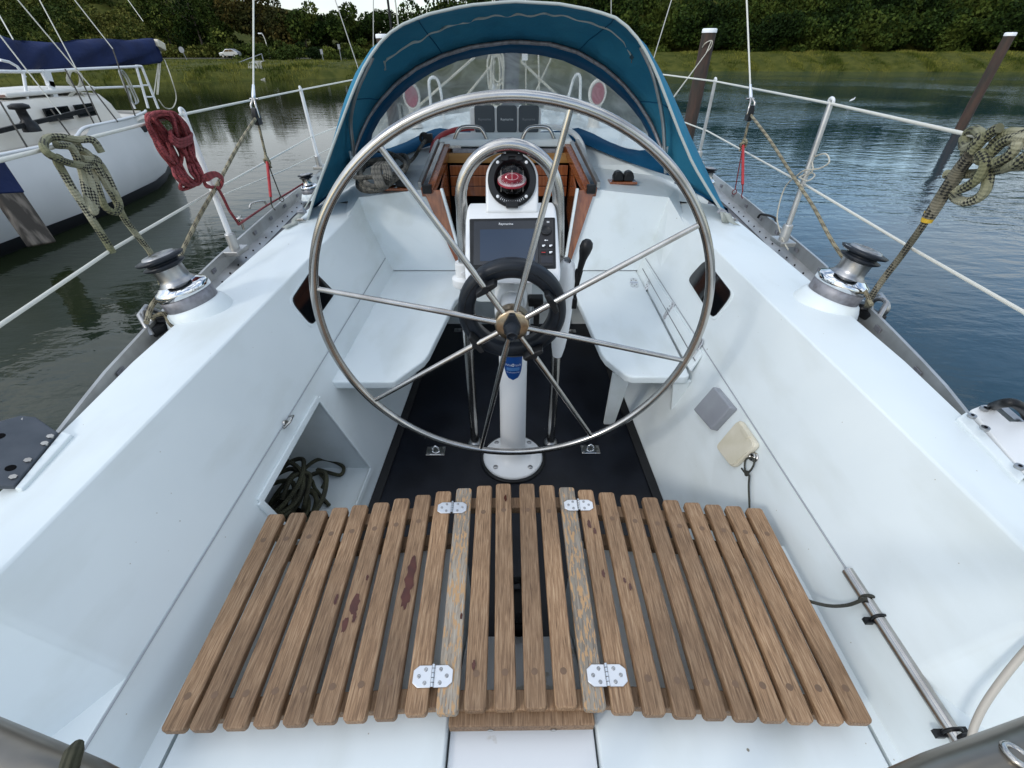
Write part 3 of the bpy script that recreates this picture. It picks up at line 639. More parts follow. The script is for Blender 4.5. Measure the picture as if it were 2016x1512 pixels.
# ============================================================ STEERING WHEEL
WT = R(2.3); WC = V((0, 1.127, .835)); WU = V((0, -math.sin(WT), math.cos(WT))); WX = V((1, 0, 0)); WN = V((0, -math.cos(WT), -math.sin(WT)))
def W(r, deg, off=0): t = R(deg); return WC+WX*r*math.cos(t)+WU*r*math.sin(t)+WN*off
wheel = thing('helm_wheel', 'large polished steel steering wheel with eight spokes and black drive ring', 'helm wheel', WC)
m = MB(); m.tube([W(.5515, 360*i/128) for i in range(128)], .0120, 20, closed=True); m.build('rim', steel, wheel)
for dg in (122.9, 76.7, 31.2, -14.4, -58.9, -102.0, -146.7, 168.7):
    m = MB(); m.tube([W(.03, dg, .012), W(.2, dg, .006), W(.542, dg, 0)], [.0092, .0087, .0072], 14); m.build('spoke', steel, wheel)
hub = None
m = MB(); m.lathe([(.012, -.03), (.046, -.03), (.05, -.02), (.05, .012), (.047, .02), (.044, .022), (.02, .0235)], WC, WN, 40); hub = m.build('hub', bronze, wheel)
m = MB(); m.lathe([(.026, .02), (.024, .035), (.017, .05), (.016, .066), (.012, .069), (.011, .06), (.0001, .06)], WC+WU*.002, (WN+WU*-.12), 28, cap=False); m.prism([WC+WX*x+WU*y+WN*.036 for x, y in ((-.022, -.02), (.022, -.02), (.024, .01), (.008, .045), (-.008, .045), (-.024, .01))], WN, .015); m.build('hub_knob', rubber, hub, bevel=.003)
m = MB(); rc = WC-WN*.045+WU*.012
m.lathe([(.110, .0), (.113, .017), (.122, .021), (.148, .021), (.158, .014), (.160, -.012), (.155, -.028), (.113, -.028), (.110, 0)], rc, WN, 72, cap=False); dr = m.build('drive_ring', rubber, wheel)
m = MB(); m.torus(rc+WN*.0215, WN, .139, .0012, 64, 6); m.build('ring_groove', blackp, dr)
for dg, l in ((122.9, .132), (31.2, .132), (-58.9, .128), (-146.7, .13)):
    p = W(l, dg, .012); t = R(dg); rd = WX*math.cos(t)+WU*math.sin(t); tg_ = WX*-math.sin(t)+WU*math.cos(t)
    m = MB(); m.prism([p+rd*a+tg_*b+WN*.004 for a, b in ((-.009, -.034), (.004, -.03), (.008, 0), (.004, .03), (-.009, .034), (-.012, 0))], WN, .034); m.cyl(p-WN*.04, p+WN*.006, .010, 14); m.build('spoke_clip', blackp, dr, bevel=.003)
# ============================================================ PEDESTAL
ped = thing('steering_pedestal', 'white steering pedestal carrying the compass and chartplotter behind the wheel', 'pedestal', (.004, 1.39, 0))
PX, PY = .004, 1.385
m = MB(); m.lathe([(.145, .001), (.145, .006), (.14, .009)], (PX, PY, 0), (0, 0, 1), 64); m.build('base_gasket', blackp, ped)
m = MB(); m.lathe([(.130, .006), (.132, .014), (.126, .022), (.09, .028), (.068, .04), (.058, .06), (.0545, .09), (.053, .4), (.053, .62), (.06, .66), (.062, .69)], (PX, PY, 0), (0, 0, 1), 64); col = m.build('column', white_p, ped)
m = MB()
for a in (45, 135, 225, 315): m.lathe([(.0001, .006), (.004, .0055), (.010, .005), (.011, 0)], (PX+.105*math.cos(R(a)), PY+.105*math.sin(R(a)), .0235), (0, 0, 1), 14)
m.build('bolts', satin, col)
# blue shield label on the column, bent round it
def ring_pt(ang, z, r=.0538): return V((PX+r*math.sin(ang), PY-r*math.cos(ang), z))
rows = []
for k in range(13):
    t = k/12; z = .585-.108*t; hw = .66*math.sqrt(max(0, 1-max(0, (t-.35)/.65)**2)) if t > .35 else .66
    rows.append([ring_pt(hw*(j/6-1)+.0, z) for j in range(13)])
m = MB(); m.loft(rows); lab = m.build('shield_label', bluelabel, col)
for body, z, sz in (('Whit   lock', .5437, .0135), ('Craftsmanship', .512, .0085)):
    ob = text(body, sz, (0, 0, 0), (1, 0, 0), (0, 0, 1), print_w, None)
    for q in ob.data.vertices: an = q.co.x/.0545; p = ring_pt(an, z+q.co.z, .0545); q.co = p-worldloc(lab)
    ob.parent = lab
m = MB()
for zz in (.5315, .528, .5245, .521): m.tube([ring_pt(-.45+.9*i/8, zz, .0541) for i in range(9)], .0007, 4)
m.build('label_lines', mat('pale blue print', (.12, .30, .55), .5), lab)
m = MB(); m.tube([ring_pt(.085*math.cos(a), .545+.0052*math.sin(a), .0543) for a in [2*math.pi*i/20 for i in range(20)]], .0007, 5, closed=True); m.tube([ring_pt(0, .541, .0545), ring_pt(0, .549, .0545)], .0008, 5); m.build('ring_emblem', print_w, lab)
# pedestal head, bowl and shaft housing
m = MB(); m.lathe([(.062, .69), (.066, .72), (.064, .80), (.066, .84), (.085, .86), (.11, .885), (.118, .90), (.118, .92), (.1, .93)], (PX, PY+.03, 0), (0, 0, 1), 48); hd = m.build('binnacle_bowl', white_p, ped)
m = MB(); m.cyl((0, 1.13, .835), (0, PY+.02, .838), .033, 28); m.lathe([(.048, 0), (.048, .03), (.04, .045)], (0, 1.30, .835), (0, -1, 0), 28); m.build('shaft_housing', white_p, ped, bevel=.003)
m = MB(); m.box((.01, 1.33, .70), (.07, .04, .035)); m.cyl((-.025, 1.32, .70), (.05, 1.31, .69), .012); m.cyl((.02, 1.30, .67), (.03, 1.32, .75), .008); m.build('brake_linkage', satin, ped, bevel=.004)
m = MB(); m.cyl((-.005, 1.30, .885), (.0, 1.27, .90), .012); m.build('brake_screw', chrome, ped)
m = MB(); m.box((.08, 1.36, .79), (.05, .04, .03)); m.box((.085, 1.37, .74), (.02, .03, .09)); m.build('throttle_linkage', blackp, ped, bevel=.004)
m = MB(); m.prism(on((PX, PY+.075, .795), (1, 0, 0), (0, 0, 1), rpoly(.28, .12, .02)), (0, -1, 0), .006); m.build('mounting_plate', gel, ped, bevel=.002)
# tubular guard
GY = 1.495; GR = .0192
pts = [V((-.172, GY-.01, .0)), V((-.172, GY-.005, .4)), V((-.171, GY, .8)), V((-.166, GY, 1.0)), V((-.163, GY, 1.06))]
pts += [V((-.008-.157*math.cos(R(a)), GY, 1.075+.162*math.sin(R(a)))) for a in range(4, 177, 8)]
pts += [V((.150, GY, 1.06)), V((.155, GY, 1.0)), V((.168, GY, .8)), V((.178, GY-.005, .4)), V((.180, GY-.01, .0))]
m = MB(); m.tube(pts, GR, 22); gd = m.build('guard_rail', steel, ped)
for x in (-.172, .180): m = MB(); m.lathe([(.032, .001), (.032, .008), (.022, .016)], (x, GY-.01, 0), (0, 0, 1), 24); m.build('foot_flange', satin, gd)
for x in (-.171, .170): m = MB(); m.lathe([(.040, -.06), (.044, -.055), (.044, -.03), (.030, -.024), (.030, .02), (.028, .026)], (x, GY, .845), (0, 0, 1), 28); m.cyl((x, GY-.02, .84), (x, GY-.036, .84), .007, 12); m.bar((x, GY, .80), (x*.5, GY-.05, .82), .05, .022); m.build('guard_clamp', white_p, gd, bevel=.003)
# engine control housing, a long white fairing to starboard
m = MB(); rows = []
for z, hw, dp in ((.50, .018, .02), (.54, .026, .03), (.62, .034, .04), (.72, .036, .05), (.82, .034, .05), (.875, .026, .045), (.89, .012, .03)):
    c = V((.185+(z-.7)*.03, GY-.03, z)); rows.append([c+V((hw*math.cos(a), dp*math.sin(a), 0)) for a in [2*math.pi*i/20 for i in range(21)]])
m.loft(rows); m.add(rows[0][:20], [tuple(range(20))]); m.build('control_housing', white_p, ped)
# engine lever
lev = thing('engine_lever', 'black engine control lever standing up to starboard of the pedestal', 'lever', (.225, 1.45, .78))
m = MB(); m.bar(Y(1124, 592, 1.45), Y(1141, 530, 1.45), .026, .012, (0, 1, 0)); m.bar(Y(1126, 605, 1.45), Y(1128, 585, 1.45), .03, .03, (0, 1, 0)); m.build('lever_arm', blackp, lev, bevel=.003)
m = MB(); p0, p1 = Y(1139, 540, 1.45), Y(1158, 472, 1.45); d = (p1-p0)
m.tube([p0, p0+d*.2, p0+d*.45, p0+d*.65, p0+d*.8, p0+d*.93, p0+d*1.0], [.009, .0105, .0125, .019, .022, .019, .010], 20); m.build('lever_grip', blackp, lev)
# chartplotter housing: tilted box
T_ = V((0, 1.400, 1.052)); FU = V((0, .163, .131)).normalized(); FN_ = V((0, -FU.z, FU.y))
def F(u, v, off=0): p = PL(u, v, T_+FN_*off, FN_); return p
def mid(*p): return sum((V(q) for q in p), V((0, 0, 0)))/len(p)
hou = thing('plotter_housing', 'white moulded housing clamped to the pedestal guard, with a white compass hood on top', 'housing', (0, 1.42, .95))
tl, tr_, br, bl = F(916, 432), F(1097, 430), F(1106, 562), F(914, 562)
def body(front, back_off, m):
    back = [p+back_off for p in front]; k = len(front)
    m.add(list(front)+back, [tuple(range(k)), tuple(range(2*k-1, k-1, -1))]+[(i, k+i, k+(i+1) % k, (i+1) % k) for i in range(k)])
m = MB(); body([bl, br, tr_, tl], V((0, .10, .025)), m); m.build('box', white_p, hou, bevel=.012, bseg=4)
cp = thing('chartplotter', 'black chartplotter with a dark blue blank screen set in the white housing', 'chartplotter', F(1010, 478))
c4 = [F(925, 530, .004), F(1095, 528, .004), F(1093, 427, .004), F(924, 430, .004)]
m = MB(); m.prism(c4, FN_, .02); m.build('bezel', blackp, cp, bevel=.004, bseg=3)
m = MB(); m.prism([F(945, 514, .0055), F(1053, 513, .0055), F(1056, 450, .0055), F(945, 452, .0055)], FN_, .003); m.build('screen', screen, cp)
m = MB(); m.prism([F(932, 522, .005), F(1059, 521, .005), F(1061, 434, .005), F(933, 436, .005)], FN_, .003); m.build('screen_glass', mat('dark screen border', (.022, .024, .028), .15), cp)
text('Raymarine', .0105, F(996, 441, .0058), (1, 0, 0), FU, print_w, cp); text('eS Series', .006, F(1000, 518, .0058), (1, 0, 0), FU, print_w, cp)
m = MB(); m.prism([F(1061, 524, .0055), F(1090, 523, .0055), F(1089, 432, .0055), F(1062, 432, .0055)], FN_, .003); kp = m.build('keypad', mat('keypad black', (.01, .01, .012), .5), cp)
c = F(1075, 454, .006); m = MB(); m.lathe([(.0165, 0), (.0165, .004), (.013, .006), (.011, .003), (.0001, .003)], c, FN_, 28); m.build('dial', blackp, kp)
for i, (u, v) in enumerate(((1070, 484), (1084, 484), (1070, 497), (1084, 497))):
    c = F(u, v, .0065); m = MB(); m.prism(on(c, (1, 0, 0), FU, rpoly(.018, .015, .003)), FN_, .003); k_ = m.build('button', blackp, kp, bevel=.0008)
    m = MB(); m.prism(on(c+FN_*.0008, (1, 0, 0), FU, [(-.004, -.003), (.002, -.003), (.002, 0), (.005, 0), (.005, .004), (-.004, .003)] if i != 2 else [(-.006, -.001), (.006, -.001), (.006, .001), (-.006, .001)]), FN_, .0004); m.build('button_mark', print_w if i != 2 else mat('red mark', (.5, .03, .03), .5), k_)
c = F(1075, 473, .0068); m = MB(); m.prism(on(c, (1, 0, 0), FU, [(-.006, 0), (-.001, .003), (-.001, .001), (.006, .001), (.006, -.001), (-.001, -.001), (-.001, -.003)]), FN_, .0004); m.build('arrow_mark', print_w, kp)
c = F(1077, 511, .0065); m = MB(); m.prism(on(c, (1, 0, 0), FU, rpoly(.035, .022, .002)), FN_, .003); m.build('card_door', mat('card door', (.014, .015, .022), .35), kp, bevel=.001)
c = F(1079, 437, .0065); m = MB()
for k in range(3): m.prism(on(c+FU*(k-1)*.0022, (1, 0, 0), FU, [(-.004, -.0006), (.004, -.0006), (.004, .0006), (-.004, .0006)]), FN_, .0004)
m.build('menu_mark', print_w, kp)
# compass hood
CU = V((0, .52, .854)).normalized(); CN = V((0, -CU.z, CU.y)); cb = V((.001, 1.428, 1.068))
def G(u, v, off=0): return PL(u, v, cb+CN*off, CN)
cc = G(1008, 356); hwid = (G(1061, 356)-G(957, 356)).x/2; lowz = (G(1008, 412)-cc).dot(CU); hiz = (G(1008, 297)-cc).dot(CU)
pts = [(-hwid, lowz-.01), (hwid, lowz-.01), (hwid, hiz*.1)]+[(hwid*math.cos(R(a)), hiz*.1+(hiz*.9)*math.sin(R(a))) for a in range(8, 173, 8)]+[(-hwid, hiz*.1)]
m = MB(); m.prism(on(cc, (1, 0, 0), CU, pts), CN, .05); m.build('compass_hood', white_p, hou, bevel=.009, bseg=4)
cmp_ = thing('compass', 'round black bulkhead compass with a red card in a clear dome', 'compass', cc)
rr = (G(1055, 356)-G(960, 356)).x/2; ry = (G(1008, 303)-G(1008, 409)).dot(CU)/2; kk = ry/rr
def ell(r, h, n=56): return [cc+V((1, 0, 0))*r*math.cos(2*math.pi*i/n)+CU*r*kk*math.sin(2*math.pi*i/n)+CN*h for i in range(n)]
m = MB(); rws = [ell(r*rr, h) for r, h in ((1, .001), (1, .008), (.93, .012), (.74, .013), (.70, .008), (.66, .002))]
n_ = 56
for a, b in zip(rws, rws[1:]): m.add(a+b, [(i, (i+1) % n_, n_+(i+1) % n_, n_+i) for i in range(n_)], True)
m.add(rws[-1], [tuple(range(n_))]); bz = m.build('bezel', blackp, cmp_)
m = MB(); m.add(*(lambda v: (v, [tuple(range(len(v)))]))([p for p in ell(.67*rr, .0024)])); m.build('bowl', hole, cmp_)
# card: tilted disc with a white-marked rim
ccd = cc+CN*.012+CU*-.002; cr_ = rr*.60; m = MB(); DN = V((0, -.28, .96)).normalized()
m.lathe([(cr_, -.004), (cr_*1.0, .001), (cr_*.62, .010), (cr_*.3, .011), (.0005, .0112)], ccd, DN, 48); card = m.build("compass_card", comp_red, cmp_)
m = MB(); e1 = V((1, 0, 0)); e2 = DN.cross(e1)
for i in range(72):
    a = R(i*5); dr_ = e1*math.cos(a)+e2*math.sin(a); L1 = .006 if i % 2 else .010
    if i % 6 == 0: L1 = .014
    m.bar(ccd+dr_*(cr_*.97)+DN*.0022, ccd+dr_*(cr_*.97-L1)+DN*(.0022+L1*.45), .0012, .0012, DN)
m.build('card_marks', print_w, card)
m = MB(); m.torus(ccd+DN*.0105, DN, cr_*.42, .0006, 40, 5); m.build('card_ring', print_w, card)
m = MB()
for k in (-.5, 0, .5): rope(m, [cc+V((k*rr*.9, 0, 0))+CU*y+CN*h for y, h in ((.026, .012), (.012, .030), (-.01, .033), (-.026, .024), (-.036, .012))], .0007, n=5, seg=5)
m.build('lubber_lines', pale_vent, cmp_)
m = MB(); rws = []
for k in range(10):
    a = R(90*k/9.0*.98); rws.append([cc+V((1, 0, 0))*rr*.63*math.cos(a)*math.cos(t)+CU*rr*kk*.63*math.cos(a)*math.sin(t)+CN*(.008+rr*.50*math.sin(a)) for t in [2*math.pi*i/40 for i in range(41)]])
m.loft(rws); m.build('dome', domeg, cmp_)
m = MB()
for i in range(-6, 7):
    a = R(270+i*5.5); r0 = rr*.80; r1 = rr*(.87 if i % 2 else .90); m.bar(cc+V((1, 0, 0))*r0*math.cos(a)+CU*r0*kk*math.sin(a)+CN*.0135, cc+V((1, 0, 0))*r1*math.cos(a)+CU*r1*kk*math.sin(a)+CN*.0135, .0011, .0008, CN)
m.build('scale_marks', print_w, cmp_)
m = MB()
for a in (47, 133, 227, 313): m.lathe([(.0001, .002), (.0045, .0018), (.005, 0)], cc+V((1, 0, 0))*rr*.86*math.cos(R(a))+CU*rr*kk*.86*math.sin(R(a))+CN*.0125, CN, 14)
m.build('screws', print_w, cmp_)
for s in (1, -1): m = MB(); m.prism(on(cc+CU*s*rr*kk*.93+CN*.018, (1, 0, 0), CU, rpoly(.038, .018, .003)), CN, .016); m.build('shade_hinge', blackp, cmp_, bevel=.002)
for x in (-.022, .022): m = MB(); m.prism(on(cc+CU*rr*kk*.80+V((x, 0, 0))+CN*.017, (1, 0, 0), CU, rpoly(.024, .022, .006)), CN, .012); m.build('shade_hinge', blackp, cmp_, bevel=.002)
# ============================================================ SPRAYHOOD
hood = thing('sprayhood', 'teal canvas sprayhood arched over the companionway with a clear front window', 'sprayhood', (0, 2.9, .8))
A_px = [(604, 441, 2.31), (622, 380, 2.35), (645, 318, 2.38), (668, 255, 2.41), (690, 195, 2.43), (713, 140, 2.45), (742, 92, 2.48), (780, 55, 2.51), (840, 30, 2.54), (920, 12, 2.57), (1010, 4, 2.58), (1100, 9, 2.57), (1170, 22, 2.54), (1222, 40, 2.51), (1262, 85, 2.48), (1290, 140, 2.45), (1313, 200, 2.43), (1337, 262, 2.41), (1364, 325, 2.38), (1400, 385, 2.35), (1436, 441, 2.31)]
A = [Y(*p) for p in A_px]
O_px = [(612, 418, 2.52), (628, 372, 2.55), (646, 315, 2.58), (661, 262, 2.62), (676, 205, 2.65), (698, 148, 2.68), (732, 95, 2.70), (778, 60, 2.72), (842, 38, 2.73), (920, 22, 2.73), (1010, 14, 2.73), (1100, 18, 2.73), (1175, 32, 2.73), (1228, 52, 2.72), (1272, 90, 2.70), (1304, 145, 2.68), (1330, 200, 2.65), (1356, 262, 2.62), (1384, 322, 2.58), (1410, 378, 2.55), (1430, 420, 2.52)]
O_ = [Y(*p) for p in O_px]
B_px = [(683, 352, 2.84), (694, 310, 2.88), (708, 268, 2.94), (724, 232, 2.98), (748, 198, 3.0), (780, 163, 3.02), (820, 133, 3.03), (870, 108, 3.04), (930, 90, 3.05), (1010, 80, 3.05), (1085, 85, 3.05), (1140, 102, 3.04), (1190, 132, 3.03), (1228, 165, 3.02), (1256, 200, 3.0), (1280, 238, 2.98), (1295, 272, 2.94), (1308, 308, 2.88), (1330, 350, 2.84)]
Bc = [Y(*p) for p in B_px]
N_ = 49
ra, ro, rb = resample(A, N_), resample(O_, N_), resample(Bc, N_)
W_px = [(727, 292, 3.10), (733, 262, 3.10), (748, 235, 3.12), (775, 200, 3.14), (810, 168, 3.16), (850, 142, 3.17), (900, 120, 3.18), (955, 107, 3.18), (1008, 103, 3.18), (1060, 107, 3.18), (1110, 119, 3.18), (1160, 142, 3.17), (1200, 170, 3.16), (1235, 202, 3.14), (1262, 236, 3.12), (1276, 262, 3.10), (1281, 292, 3.10)]
Wt = [Y(*p) for p in W_px]
rng = random.Random(3)
def wrk(rows, amp):
    o = []
    for j, r in enumerate(rows):
        o.append([p+V((0, 0, amp*math.sin(i*.9+j*1.7)*math.sin(j/(len(rows)-1)*math.pi))) for i, p in enumerate(r)])
    return o
mids = [[a.lerp(b, t) for a, b in zip(ro, rb)] for t in (.25, .5, .75)]
for j, r in enumerate(mids):
    for i, p in enumerate(r):
        t = (j+1)/4; sag = .035*math.sin(math.pi*t); mid_ = V((0, 2.9, 1.0)); r[i] = p+(p-mid_).normalized()*(sag*.6+.006*math.sin(i*1.9+j*2.3)+.005*math.sin(i*.61+j))
top_rows = [ra]+[[a.lerp(b, .5)+V((0, 0, .006)) for a, b in zip(ra, ro)]]+[ro]+wrk([ro]+mids+[rb], .004)[1:-1]+[rb]
m = MB(); m.loft(top_rows); cv = m.build('canopy', canvas, hood, solid=.004)
# front panel: border between the front hoop and the window, then the window, then the foot
wt = resample(Wt, N_)
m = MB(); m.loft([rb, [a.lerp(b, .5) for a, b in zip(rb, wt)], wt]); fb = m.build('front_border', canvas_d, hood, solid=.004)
S_px = [(727, 293, 3.10), (740, 296, 3.16), (765, 293, 3.24), (800, 280, 3.32), (835, 262, 3.40), (862, 252, 3.46), (900, 257, 3.5), (1010, 262, 3.52), (1100, 258, 3.5), (1138, 252, 3.46), (1165, 262, 3.4), (1195, 278, 3.32), (1230, 292, 3.24), (1262, 297, 3.16), (1281, 293, 3.10)]
sill = resample([Y(*p) for p in S_px], N_)
rows = [[a.lerp(b, t)+V((0, .05*math.sin(math.pi*t), 0)) for a, b in zip(wt, sill)] for t in [k/8 for k in range(9)]]
m = MB(); m.loft(rows); m.build('window', glass, hood)
Bs_px = [(683, 352, 2.84), (705, 338, 2.92), (735, 325, 3.0), (775, 312, 3.08), (815, 298, 3.16), (850, 285, 3.24), (880, 278, 3.30), (1010, 285, 3.36), (1110, 275, 3.30), (1150, 283, 3.24), (1190, 300, 3.16), (1230, 316, 3.08), (1275, 332, 3.0), (1305, 342, 2.92), (1330, 350, 2.84)]
foot = resample([Y(*p) for p in Bs_px], N_)
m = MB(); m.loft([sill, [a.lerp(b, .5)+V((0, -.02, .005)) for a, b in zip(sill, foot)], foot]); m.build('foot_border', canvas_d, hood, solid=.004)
# lower side cheeks closing hood to the coaming
for s in (0, -1):
    m = MB(); a0, o0, b0 = ra[s], ro[s], rb[s]
    base = [V((a0.x, a0.y, a0.z)), V((o0.x, o0.y, .772)), V((b0.x, b0.y, min(b0.z, .83)))]
    m.loft([[a0, o0, b0], base])
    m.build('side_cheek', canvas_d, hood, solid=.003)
bvh = None
m = MB(); m.tube([p+V((0, -.004, .002)) for p in ra], .0065, 8); m.build('hem_piping', piping, hood)
m = MB()
for seg in (top_rows[2],): pass
for i in (9, 17, 31, 39):
    m = MB(); m.tube([r[i]+(V((0, 2.8, .9))-r[i]).normalized()*.004 for r in top_rows], .0022, 6); m.build('seam', canvas_d, hood)
# white zip line sagging on the underside
dg = bpy.context.evaluated_depsgraph_get()
mm_ = MB(); mm_.loft(top_rows); bv_ = BVHTree.FromPolygons([tuple(v) for v in mm_.v], mm_.f)
def cast(u, v, off=.006):
    r = ray(u, v).normalized(); h = bv_.ray_cast(V((0, 0, EYE)), r)
    return (h[0]-r*off) if h[0] else None
zp = [(757, 137), (759, 120), (775, 108), (790, 97), (812, 84), (828, 80), (845, 66), (865, 60), (880, 52), (900, 46), (922, 43), (935, 37), (955, 35), (975, 29), (1000, 31), (1022, 27), (1045, 31), (1070, 25), (1090, 30), (1110, 29), (1135, 38), (1160, 43), (1180, 51), (1200, 58), (1215, 70), (1228, 82), (1235, 95), (1244, 112)]
zz = [cast(*p) for p in zp]; zz = [p for p in zz if p]
rows = []
for p in cr(zz, 4): rows.append([p+V((0, .0, .006)), p+V((0, 0, -.006))])
m = MB(); m.loft(rows); m.build('zip_tape', piping, hood, solid=.002)
m = MB(); a = cast(1244, 112); m.box(a, (.02, .006, .02), Matrix.Rotation(.6, 3, 'Y')); b = cast(1243, 124); m.tube([a, b], .002, 6); m.build('zip_slider', steel, hood)
m = MB(); a = cast(756, 120); b = cast(757, 137); m.bar(a, b, .016, .004, (0, -1, 0)); a = cast(1082, 90); b = cast(1088, 103)
if a and b: m.bar(a, b, .012, .004, (0, -1, 0))
m.build('fabric_tab', piping, hood)
# hoop tubes
def inb(r, k, d): return [p+(V((0, p.y, .95))-p).normalized()*d for p in r]
for lp in ([Y(690, 352, 2.8), Y(695, 300, 2.78), Y(690, 245, 2.74), Y(695, 205, 2.66), Y(708, 165, 2.6), Y(733, 112, 2.56)], [Y(1262, 92, 2.56), Y(1284, 140, 2.58), Y(1298, 195, 2.68), Y(1306, 245, 2.76), Y(1309, 300, 2.78), Y(1311, 340, 2.8)]): m = MB(); m.tube(cr(lp, 6), .0105, 12); m.build('hoop', alu, hood)
m = MB(); m.tube(inb([p+V((0, -.015, 0)) for p in rb[2:-2]], 0, .004), .010, 12); m.build('hoop', galv, hood)
m = MB()
for u, v in ((694, 305), (1309, 296)): p = Y(u, v, 2.79); m.cyl(p+V((0, 0, -.025)), p+V((0, 0, .02)), .017, 14)
m.build('hoop_joint', white_p, hood)
# thin cords sewn along the sides, straps and buckles at the feet
for u0 in (0, 1):
    m = MB()
    s = -1 if u0 == 0 else 1
    base = A[0] if s < 0 else A[-1]
    b = base+V((s*.055, -.05, -.005)) if s < 0 else base+V((.06, -.02, .01))
    pl_ = [Y(673, 262, 2.62)+V((-.01, 0, 0)), Y(640, 345, 2.5), Y(601, 418, 2.36), Y(592, 436, 2.3)] if s < 0 else [Y(1345, 262, 2.62)+V((.01, 0, 0)), Y(1378, 345, 2.5), Y(1408, 405, 2.36), Y(1424, 425, 2.3)]
    pl_ = cr(pl_, 5)
    m.loft([[p+V((0, 0, .012)), p+V((s*.022, 0, -.006))] for p in pl_])
    m.build('tension_strap', webbing, hood, solid=.002)
for s in (-1, 1):
    P = (lambda du, dv, y: Y(594+du if s < 0 else 1421-du, 410+dv+5, y))
    m = MB(); c = P(0, 2, 2.32); m.box(c, (.04, .02, .03), Matrix.Rotation(s*.5, 3, 'Y')); m.box(c+V((0, -.014, .004)), (.03, .008, .008)); m.build('buckle', greyp, hood, bevel=.004)
    m = MB(); pts_ = [P(0, 6, 2.31), P(-13, 18, 2.27), P(-12, 35, 2.24), P(-18, 50, 2.21), P(-24, 66, 2.17)] if s < 0 else [Y(1424, 418, 2.3), Y(1427, 445, 2.25), Y(1431, 420, 2.24), Y(1440, 436, 2.22), Y(1451, 447, 2.21)]
    for p in pts_: p.z = max(p.z, .776)
    m.loft([[p+V((-.016, .004, .002)), p+V((.016, 0, -.001))] for p in cr(pts_, 5)]); m.build('strap_end', webbing, hood, solid=.002)
    m = MB(); c = Y(596, 448, 2.27) if s < 0 else Y(1438, 449, 2.27); c.z = .778; m.box(c+V((0, 0, .004)), (.05, .016, .005)); m.cyl(c+V((-.015, 0, .01)), c+V((.015, 0, .01)), .005); m.build('anchor_eye', steel, hood)
# ============================================================ WINCHES
def winch(base, ax, sc_, label, group, turn=0.0, drum=satin):
    ax = V(ax).normalized(); t = thing('winch', label, 'winch', base, group); k = sc_
    def L_(pr, nm, m_, par=t, **kw): m = MB(); m.lathe([(a*k, b*k) for a, b in pr], base, ax, 48); return m.build(nm, m_, par, **kw)
    L_([(.115, -.03), (.104, .0), (.094, .018), (.088, .022)], 'pad', gel)
    L_([(.082, .018), (.085, .024), (.085, .058), (.082, .060)], 'base_ring', galv)
    L_([(.082, .060), (.086, .062), (.086, .080), (.080, .088), (.070, .092), (.062, .099), (.05, .101)], 'skirt', chrome)
    L_([(.058, .095), (.058, .100), (.049, .108), (.046, .12), (.046, .15), (.048, .158)], 'drum', drum)
    st_ = L_([(.047, .152), (.062, .160), (.064, .165), (.048, .169), (.048, .174), (.070, .181), (.074, .187), (.055, .192)], 'self_tailer', rubber)
    a = ax.orthogonal().normalized(); b = ax.cross(a); f = math.cos(turn)*a+math.sin(turn)*b; g = ax.cross(f)
    m = MB(); c = base+ax*.19*k; m.prism([c+f*x*k+g*y*k for x, y in ((-.02, -.016), (.05, -.013), (.062, -.022), (.068, 0), (.062, .022), (.05, .013), (-.02, .016))], ax, .012*k); m.build('stripper_arm', steel, st_, bevel=.002)
    m = MB(); m.lathe([(.052*k, .19*k), (.048*k, .197*k), (.022*k, .20*k), (.02*k, .195*k), (.0005, .195*k)], base, ax, 40); m.build('top_cap', satin, t); return t
winch(Z(388, 606, .772), (-.25, .0, 1), .96, 'self-tailing winch on the port coaming, brushed drum and chrome skirt', 'cockpit winches', .6)
winch(Z(1631, 592, .772), (.25, .0, 1), .96, 'self-tailing winch on the starboard coaming with a glossy chrome skirt', 'cockpit winches', 2.2)
winch(Y(613, 377, 2.9)-V((0, 0, .02)), (-.1, 0, 1), .62, 'small forward winch to port, partly behind the sprayhood side', 'forward winches', 1.0, steel)
winch(Y(1386, 365, 2.9)-V((0, 0, .02)), (.1, 0, 1), .62, 'small forward winch to starboard, partly behind the sprayhood side', 'forward winches', 2.0, steel)
# ============================================================ STANCHIONS AND LIFELINES
def stanchion(top, base, label):
    t = thing('stanchion', label, 'stanchion', base, 'lifeline stanchions'); m = MB(); m.tube([base, base.lerp(top, .97), top], [.0118, .011, .010], 14); m.build('post', alu if base.x > 0 else white_p, t)
    m = MB(); m.torus(top+V((0, 0, .006)), (1, .1, .2), .013, .006, 20, 8); m.build('eye', white_p, t)
    m = MB(); m.lathe([(.021, -.02), (.021, .06), (.016, .064)], base, (top-base), 16); m.box(base+V((0, 0, -.012)), (.07, .10, .02)); m.build('socket', alu, t, bevel=.003)
PT = [(X(0, 316, -1.1)), X(361, 225, -1.245), X(592, 177, -1.40), Y(705, 155, 4.6)]
STB = [X(2016, 290, 1.16), X(1635, 204, 1.265), X(1408, 160, 1.40), Y(1300, 146, 4.6)]
stanchion(PT[1], X(462, 488, -1.225), 'white stanchion on the port deck edge nearest the camera, beside the red rope coil')
stanchion(PT[2], X(629, 325, -1.40), 'slim white stanchion further forward to port, left of the sprayhood')
stanchion(STB[1], X(1543, 470, 1.245), 'bare metal stanchion on the starboard side wrapped with a thin cord, nearest the camera')
stanchion(STB[2], X(1374, 316, 1.40), 'bare metal stanchion further forward to starboard, just right of the sprayhood')
